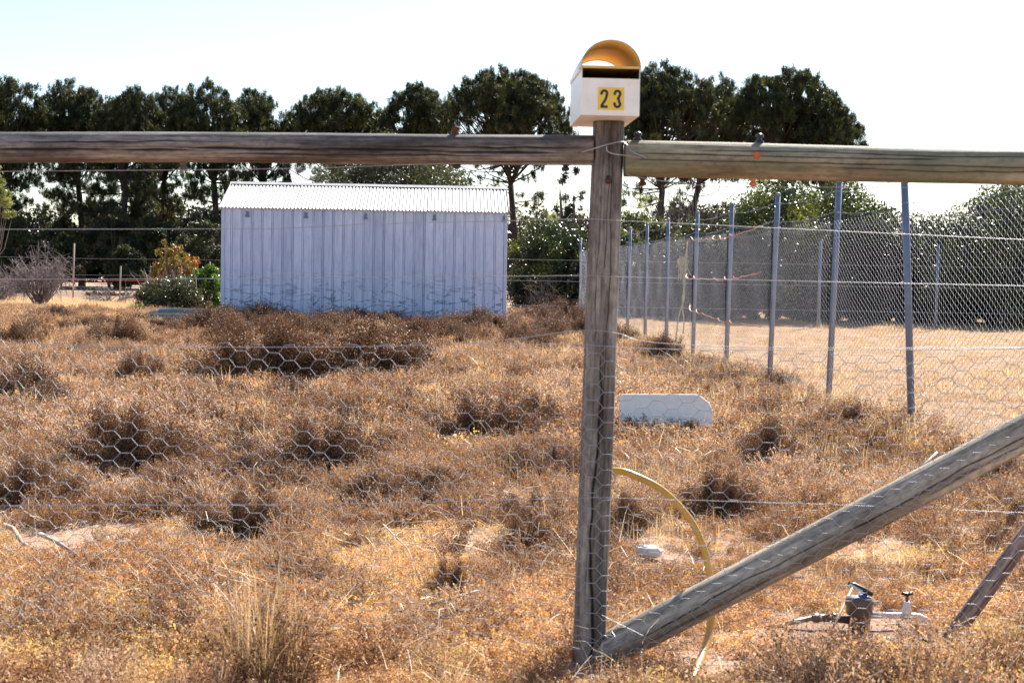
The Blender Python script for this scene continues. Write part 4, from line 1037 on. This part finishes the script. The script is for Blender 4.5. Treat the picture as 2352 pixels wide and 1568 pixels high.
while y < 58:
    step = .085 if y < 8 else (.12 if y < 14 else (.2 if y < 24 else .34))
    xm = y * .345 + 1.2
    x = -xm
    while x < xm:
        X = x + random.uniform(-.5, .5) * step; Yy = y + random.uniform(-.5, .5) * step; x += step
        if any((X - b.x)**2 + ((Yy - b.y)*.8)**2 < (r_ * random.uniform(.5, 1.1))**2 for b, r_ in bare_p): continue
        inside = X > fx(Yy) + .1
        cl = n2(X, Yy, .45, 3); cl2 = n2(X, Yy, 1.6, 9); q = random.random()
        if inside:
            if Yy > 9 and q < (.8 if cl2 > -.1 else .25): add(stub_l, X, Yy, random.uniform(.6, 1.5) * (1.3 if cl2 > .15 else 1), 16 + random.randrange(2), random.uniform(.7, 1.8), tint=-.7 + cl * 2)
            continue
        if 38.2 < Yy < 43.5 and -8 < X < .2: continue
        if Yy > 46 and X < 0: continue
        near = Yy < 12
        right = X > .45 + .02 * Yy
        # share of each kind by place
        if Yy < 8.6 + 2.2 * n2(X, Yy, .55, 40) + random.gauss(0, .5):   pw_, ps_, pg_ = .68, .05 if cl < .1 else .14, .17
        elif Yy < 20:  pw_, ps_, pg_ = (.18, .34, .36) if right else (.24, .52 if cl > -.2 else .25, .22)
        else:          pw_, ps_, pg_ = (.08, .50, .30) if right else (.10, .56, .26)
        dens = .86 if Yy < 8 else .8
        if cl2 < -.33 and Yy < 30: dens *= .4
        if random.random() > dens: continue
        if Yy < 26 and random.random() < (.06 if Yy < 9 else .09): add(grass_l, X, Yy, random.uniform(.6, 1.2), 19 + random.randrange(2), random.uniform(.8, 1.6), .2, tint=random.uniform(0, 1))
        tn = max(-1, min(1, 1.6 * cl + random.gauss(0, .45) + (1.1 if n2(X, Yy, .8, 21) > .16 else 0))) if q < pw_ else max(-1, min(1, 1.6 * cl + random.gauss(0, .45)))
        if q < pw_:
            if near: add(weed_l, X, Yy, random.uniform(.5, 1.15) * (1 + .5 * cl), 6 + random.randrange(3), random.uniform(.55, 1.25), tint=tn)
            else: add(weed_l, X, Yy, random.uniform(.7, 1.3), 9 + random.randrange(2), tint=tn)
        elif q < pw_ + ps_:
            if near: add(scrub_l, X, Yy, random.uniform(.5, 1.1) * (1 + .4*cl), random.randrange(3), random.uniform(.8, 1.3), tint=tn)
            else: add(scrub_l, X, Yy, random.uniform(.55, 1.15) * (1 + .4*cl), 3 + random.randrange(3), random.uniform(.7, 1.1), tint=tn)
        elif q < pw_ + ps_ + pg_:
            if near: add(grass_l, X, Yy, random.uniform(.5, 1.1), 11 + random.randrange(3), random.uniform(.5, 1.0), .3)
            else: add(grass_l, X, Yy, random.uniform(.6, 1.25), 14 + random.randrange(2), random.uniform(.6, 1.1), .25)
    y += step
# grass strips near fence, green grass left of the shed
for i in range(900):
    z = random.uniform(12, 44); X = fx(z) + random.gauss(-.1, .35)
    add(grass_l, X, z, random.uniform(.5, 1.1), 14 + random.randrange(2), random.uniform(.7, 1.2), .2)
for i in range(1600):
    p = G(random.uniform(300, 530), random.uniform(702, 722)); 
    if p.y < 60: add(green_l, p.x, p.y, random.uniform(.7, 1.3), 18)
for i in range(500):
    X = random.uniform(-7.6, -.2); add(green_l if random.random() < .5 else grass_l, X, 38.6 + random.gauss(0, .15), random.uniform(.8, 1.7), 18 if random.random() < .5 else 15)
for i in range(2500):
    p = G(random.uniform(-100, 520), random.uniform(683, 712))
    if p.y < 62: add(grass_l, p.x, p.y, random.uniform(.6, 1.2), 14 + random.randrange(2), .7)
def big(x, yb, bw):
    g = G(x, yb); wr = bw * K / (F / g.y)
    if g.x > fx(g.y) - .3: return
    scrub_l.append(((g.x, g.y, gz(g.x, g.y) - .02), (0, 0, random.uniform(0, 6.28)), (wr * 1.15, wr * 1.05, wr * random.uniform(.8, 1.1)), 21 + random.randrange(4), 0))
for i in range(52): big(470 + i * 17 + random.uniform(-14, 14), random.uniform(738, 800), random.uniform(40, 78))
for i in range(18): big(random.uniform(-20, 500), random.uniform(745, 900), random.uniform(30, 70))
for i in range(16): big(random.uniform(1430, 1700), random.uniform(790, 900), random.uniform(25, 50))
for i in range(9): big(random.uniform(1700, 2200), random.uniform(960, 1130), random.uniform(40, 80))
for i in range(44): big(random.uniform(-20, 1300), random.uniform(900, 1200), random.uniform(45, 110))
scatter('low_scrub', scrub_l, 'low wiry brown scrub spread over the whole field', 'scrub')
scatter('dry_weeds', weed_l, 'small orange and yellow dry weeds carpeting the near field', 'weeds')
scatter('dry_grass', grass_l, 'scattered straw coloured dry grass tufts across the field', 'grass')
scatter('stubble', stub_l, 'short golden grass stubble inside the chain link paddock', 'grass')
scatter('green_grass', green_l, 'green grass growing along the shed and left of it', 'grass')

# individual dark bushes one can point at
smn = []
for i in range(2):
    me = scrub_mesh(f'bushn{i}', 1.0, .85, 700, 42000, .024, 300 + i, .003); me.materials.append(M['scrub']); smn.append(me)
bl = [ # x, base y, half width, top y, label
 (600, 880, 130, 745, 'left of the two big dark bushes side by side in the middle of the field'),
 (850, 882, 135, 745, 'right of the two big dark bushes side by side in the middle of the field'),
 (322, 890, 58, 808, 'compact dark bush standing alone left of the twin bushes'),
 (290, 1092, 128, 935, 'wide dark bush in the left foreground behind the netting'),
 (1112, 1035, 125, 900, 'large dark bush just left of the post with straw grass before it'),
 (50, 930, 95, 835, 'dark bush at the left edge of the field'),
 (265, 800, 68, 722, 'dark bush with a blackish tip below the orange leaved shrub'),
 (525, 790, 52, 725, 'small dark bush at the left corner of the shed'),
 (175, 765, 55, 728, 'low brown bush left of the blackish tipped bush'),
 (120, 740, 60, 702, 'low brown bush far back at the left'),
 (620, 755, 60, 715, 'brown bush before the left third of the shed wall'),
 (770, 765, 75, 712, 'brown bush before the middle of the shed wall'),
 (985, 790, 62, 728, 'dark rounded bush before the right half of the shed'),
 (880, 765, 60, 722, 'small brown bush touching the middle right of the shed'),
 (1060, 748, 55, 708, 'brown bush near the right corner of the shed'),
 (1215, 740, 50, 704, 'dark bush right of the shed corner'),
 (1290, 732, 48, 688, 'brown bush just left of the post in the distance'),
 (1235, 812, 52, 762, 'small dark bush under the sagging wire left of the post'),
 (740, 1110, 130, 960, 'broad reddish brown bush at the centre left behind the netting'),
 (70, 1180, 120, 1050, 'brown bush at the left edge above the bare soil'),
 (1210, 1290, 75, 1185, 'tall brown bush touching the left side of the post'),
 (1030, 1375, 50, 1290, 'dark bush low down left of the post'),
 (1775, 1095, 95, 965, 'brown bush right of the foam slab'),
 (1790, 905, 48, 842, 'dark bush at the foot of the tall chain link post'),
 (1530, 840, 60, 770, 'brown bush right of the post beneath the wires'),
 (1600, 1010, 70, 960, 'grey twiggy bush partly covering the foam slab'),
 (1650, 1200, 85, 1080, 'brown bush right of the yellow hose arch'),
 (1440, 1230, 60, 1130, 'brown bush framed between the post and the yellow hose'),
 (2270, 1120, 95, 1010, 'straw brown bush above the brace at the right edge'),
 (1230, 1000, 70, 905, 'brown bush nearest the left side of the post at mid height'),
 (440, 1010, 90, 925, 'brown bush between the wide dark bush and the twin bushes'),
 (560, 1240, 110, 1120, 'reddish bush in the lower left quarter of the netting'),
 (1940, 1010, 70, 930, 'brown bush near the nearest chain link post'),
 (30, 800, 60, 745, 'brown bush at the left edge far back'),
 (390, 760, 50, 725, 'small bush in front of the teal edging'),
 (1400, 790, 70, 735, 'brown bush hidden partly by the post'),
]
first = {}
for i, (x, yb, hwid, yt, lab) in enumerate(bl):
    g = G(x, yb); g.y += .0
    wr = hwid * K / (F / g.y); top = P(x, yt, g.y + wr*.3).z
    cxp = P(x, yb, g.y + wr*.6)
    src = smn[i % 2] if g.y < 13 else sm[i % 4]
    o = bpy.data.objects.new('scrub_bush', src); COL.objects.link(o)
    o.location = (cxp.x, g.y + wr*.75, gz(cxp.x, g.y + wr*.75) - .02); o.scale = (wr * 1.32, wr * 1.1, max(.18, top) * 1.08 / .85); o.rotation_euler = (0, 0, random.uniform(0, 6.28) if abs(wr) else 0)
    tag(o, lab, 'bush', 'dry scrub bushes in the field')
# the blackish tip is cut wood; tall straw clump in the foreground
g = G(612, 1562)
tg = empty('tall_grass_clump', (g.x, 4.95, 0)); tag(tg, 'tall upright dry grass clump at the bottom edge, left of centre', 'grass clump')
X = P(612, 1500, 4.95).x; tg.location = (X, 4.95, gz(X, 4.95))
ob('blades', grass_mesh('blades', .13, .60, 210, .0016, 500, .35, 6), M['straw'], tg)
ob('dry_leaves', scrub_mesh('dry_leaves', .20, .36, 260, 7600, .010, 501), M['scrub'], tg)
def gclump(x, yb, ytop, nblade, label, wd=.0022, fl=.6, rad=.12):
    g = G(x, yb); h = P(x, ytop, g.y).z * 1.15; o = ob('grass_clump', grass_mesh('grass_clump', rad, h, nblade, wd, int(x), fl, 5), M['straw']); o.location = g; tag(o, label, 'grass clump', 'loose straw grass clumps')
gclump(1130, 1085, 960, 60, 'long bent straw stems in front of the large dark bush', rad=.3)
gclump(1180, 1120, 1000, 60, 'pale straw stems just right of the long bent ones', rad=.3)
gclump(1470, 900, 800, 90, 'bright golden grass tuft right of the post', .003, .6, .25)
gclump(1600, 880, 790, 90, 'bright golden grass tuft behind the foam slab', .004, .6, .35)
gclump(1480, 1110, 1010, 80, 'golden grass below the left end of the foam slab', rad=.3)
gclump(1580, 1120, 1000, 80, 'golden grass below the middle of the foam slab', rad=.3)
gclump(1960, 1120, 1010, 90, 'straw grass patch under the nearest chain link post', rad=.35)
gclump(2120, 1180, 1090, 80, 'straw grass patch left of the pole above the brace', rad=.3)
gclump(1060, 830, 760, 90, 'golden tuft right of the twin bushes', .005, .5, .5)
gclump(1130, 870, 800, 90, 'golden patch between twin bushes and post', .005, .5, .5)
gclump(90, 1150, 1040, 50, 'thin straw stems at the left edge', rad=.3)
gclump(1960, 1180, 1120, 40, 'thin straw stems just above the brace post', rad=.3)
gclump(1700, 1080, 985, 120, 'pale straw tuft right of the brown bush beyond the foam slab', rad=.35)
gclump(1880, 1060, 970, 120, 'pale straw tuft left of the nearest chain link post foot', rad=.35)
gclump(1650, 960, 880, 120, 'golden straw tuft at the clipped corner of the foam slab', rad=.35)
gclump(2050, 1090, 1000, 120, 'straw tuft directly below the nearest chain link post', rad=.35)
gclump(1520, 1230, 1150, 120, 'straw tuft inside the yellow hose arch', rad=.35)
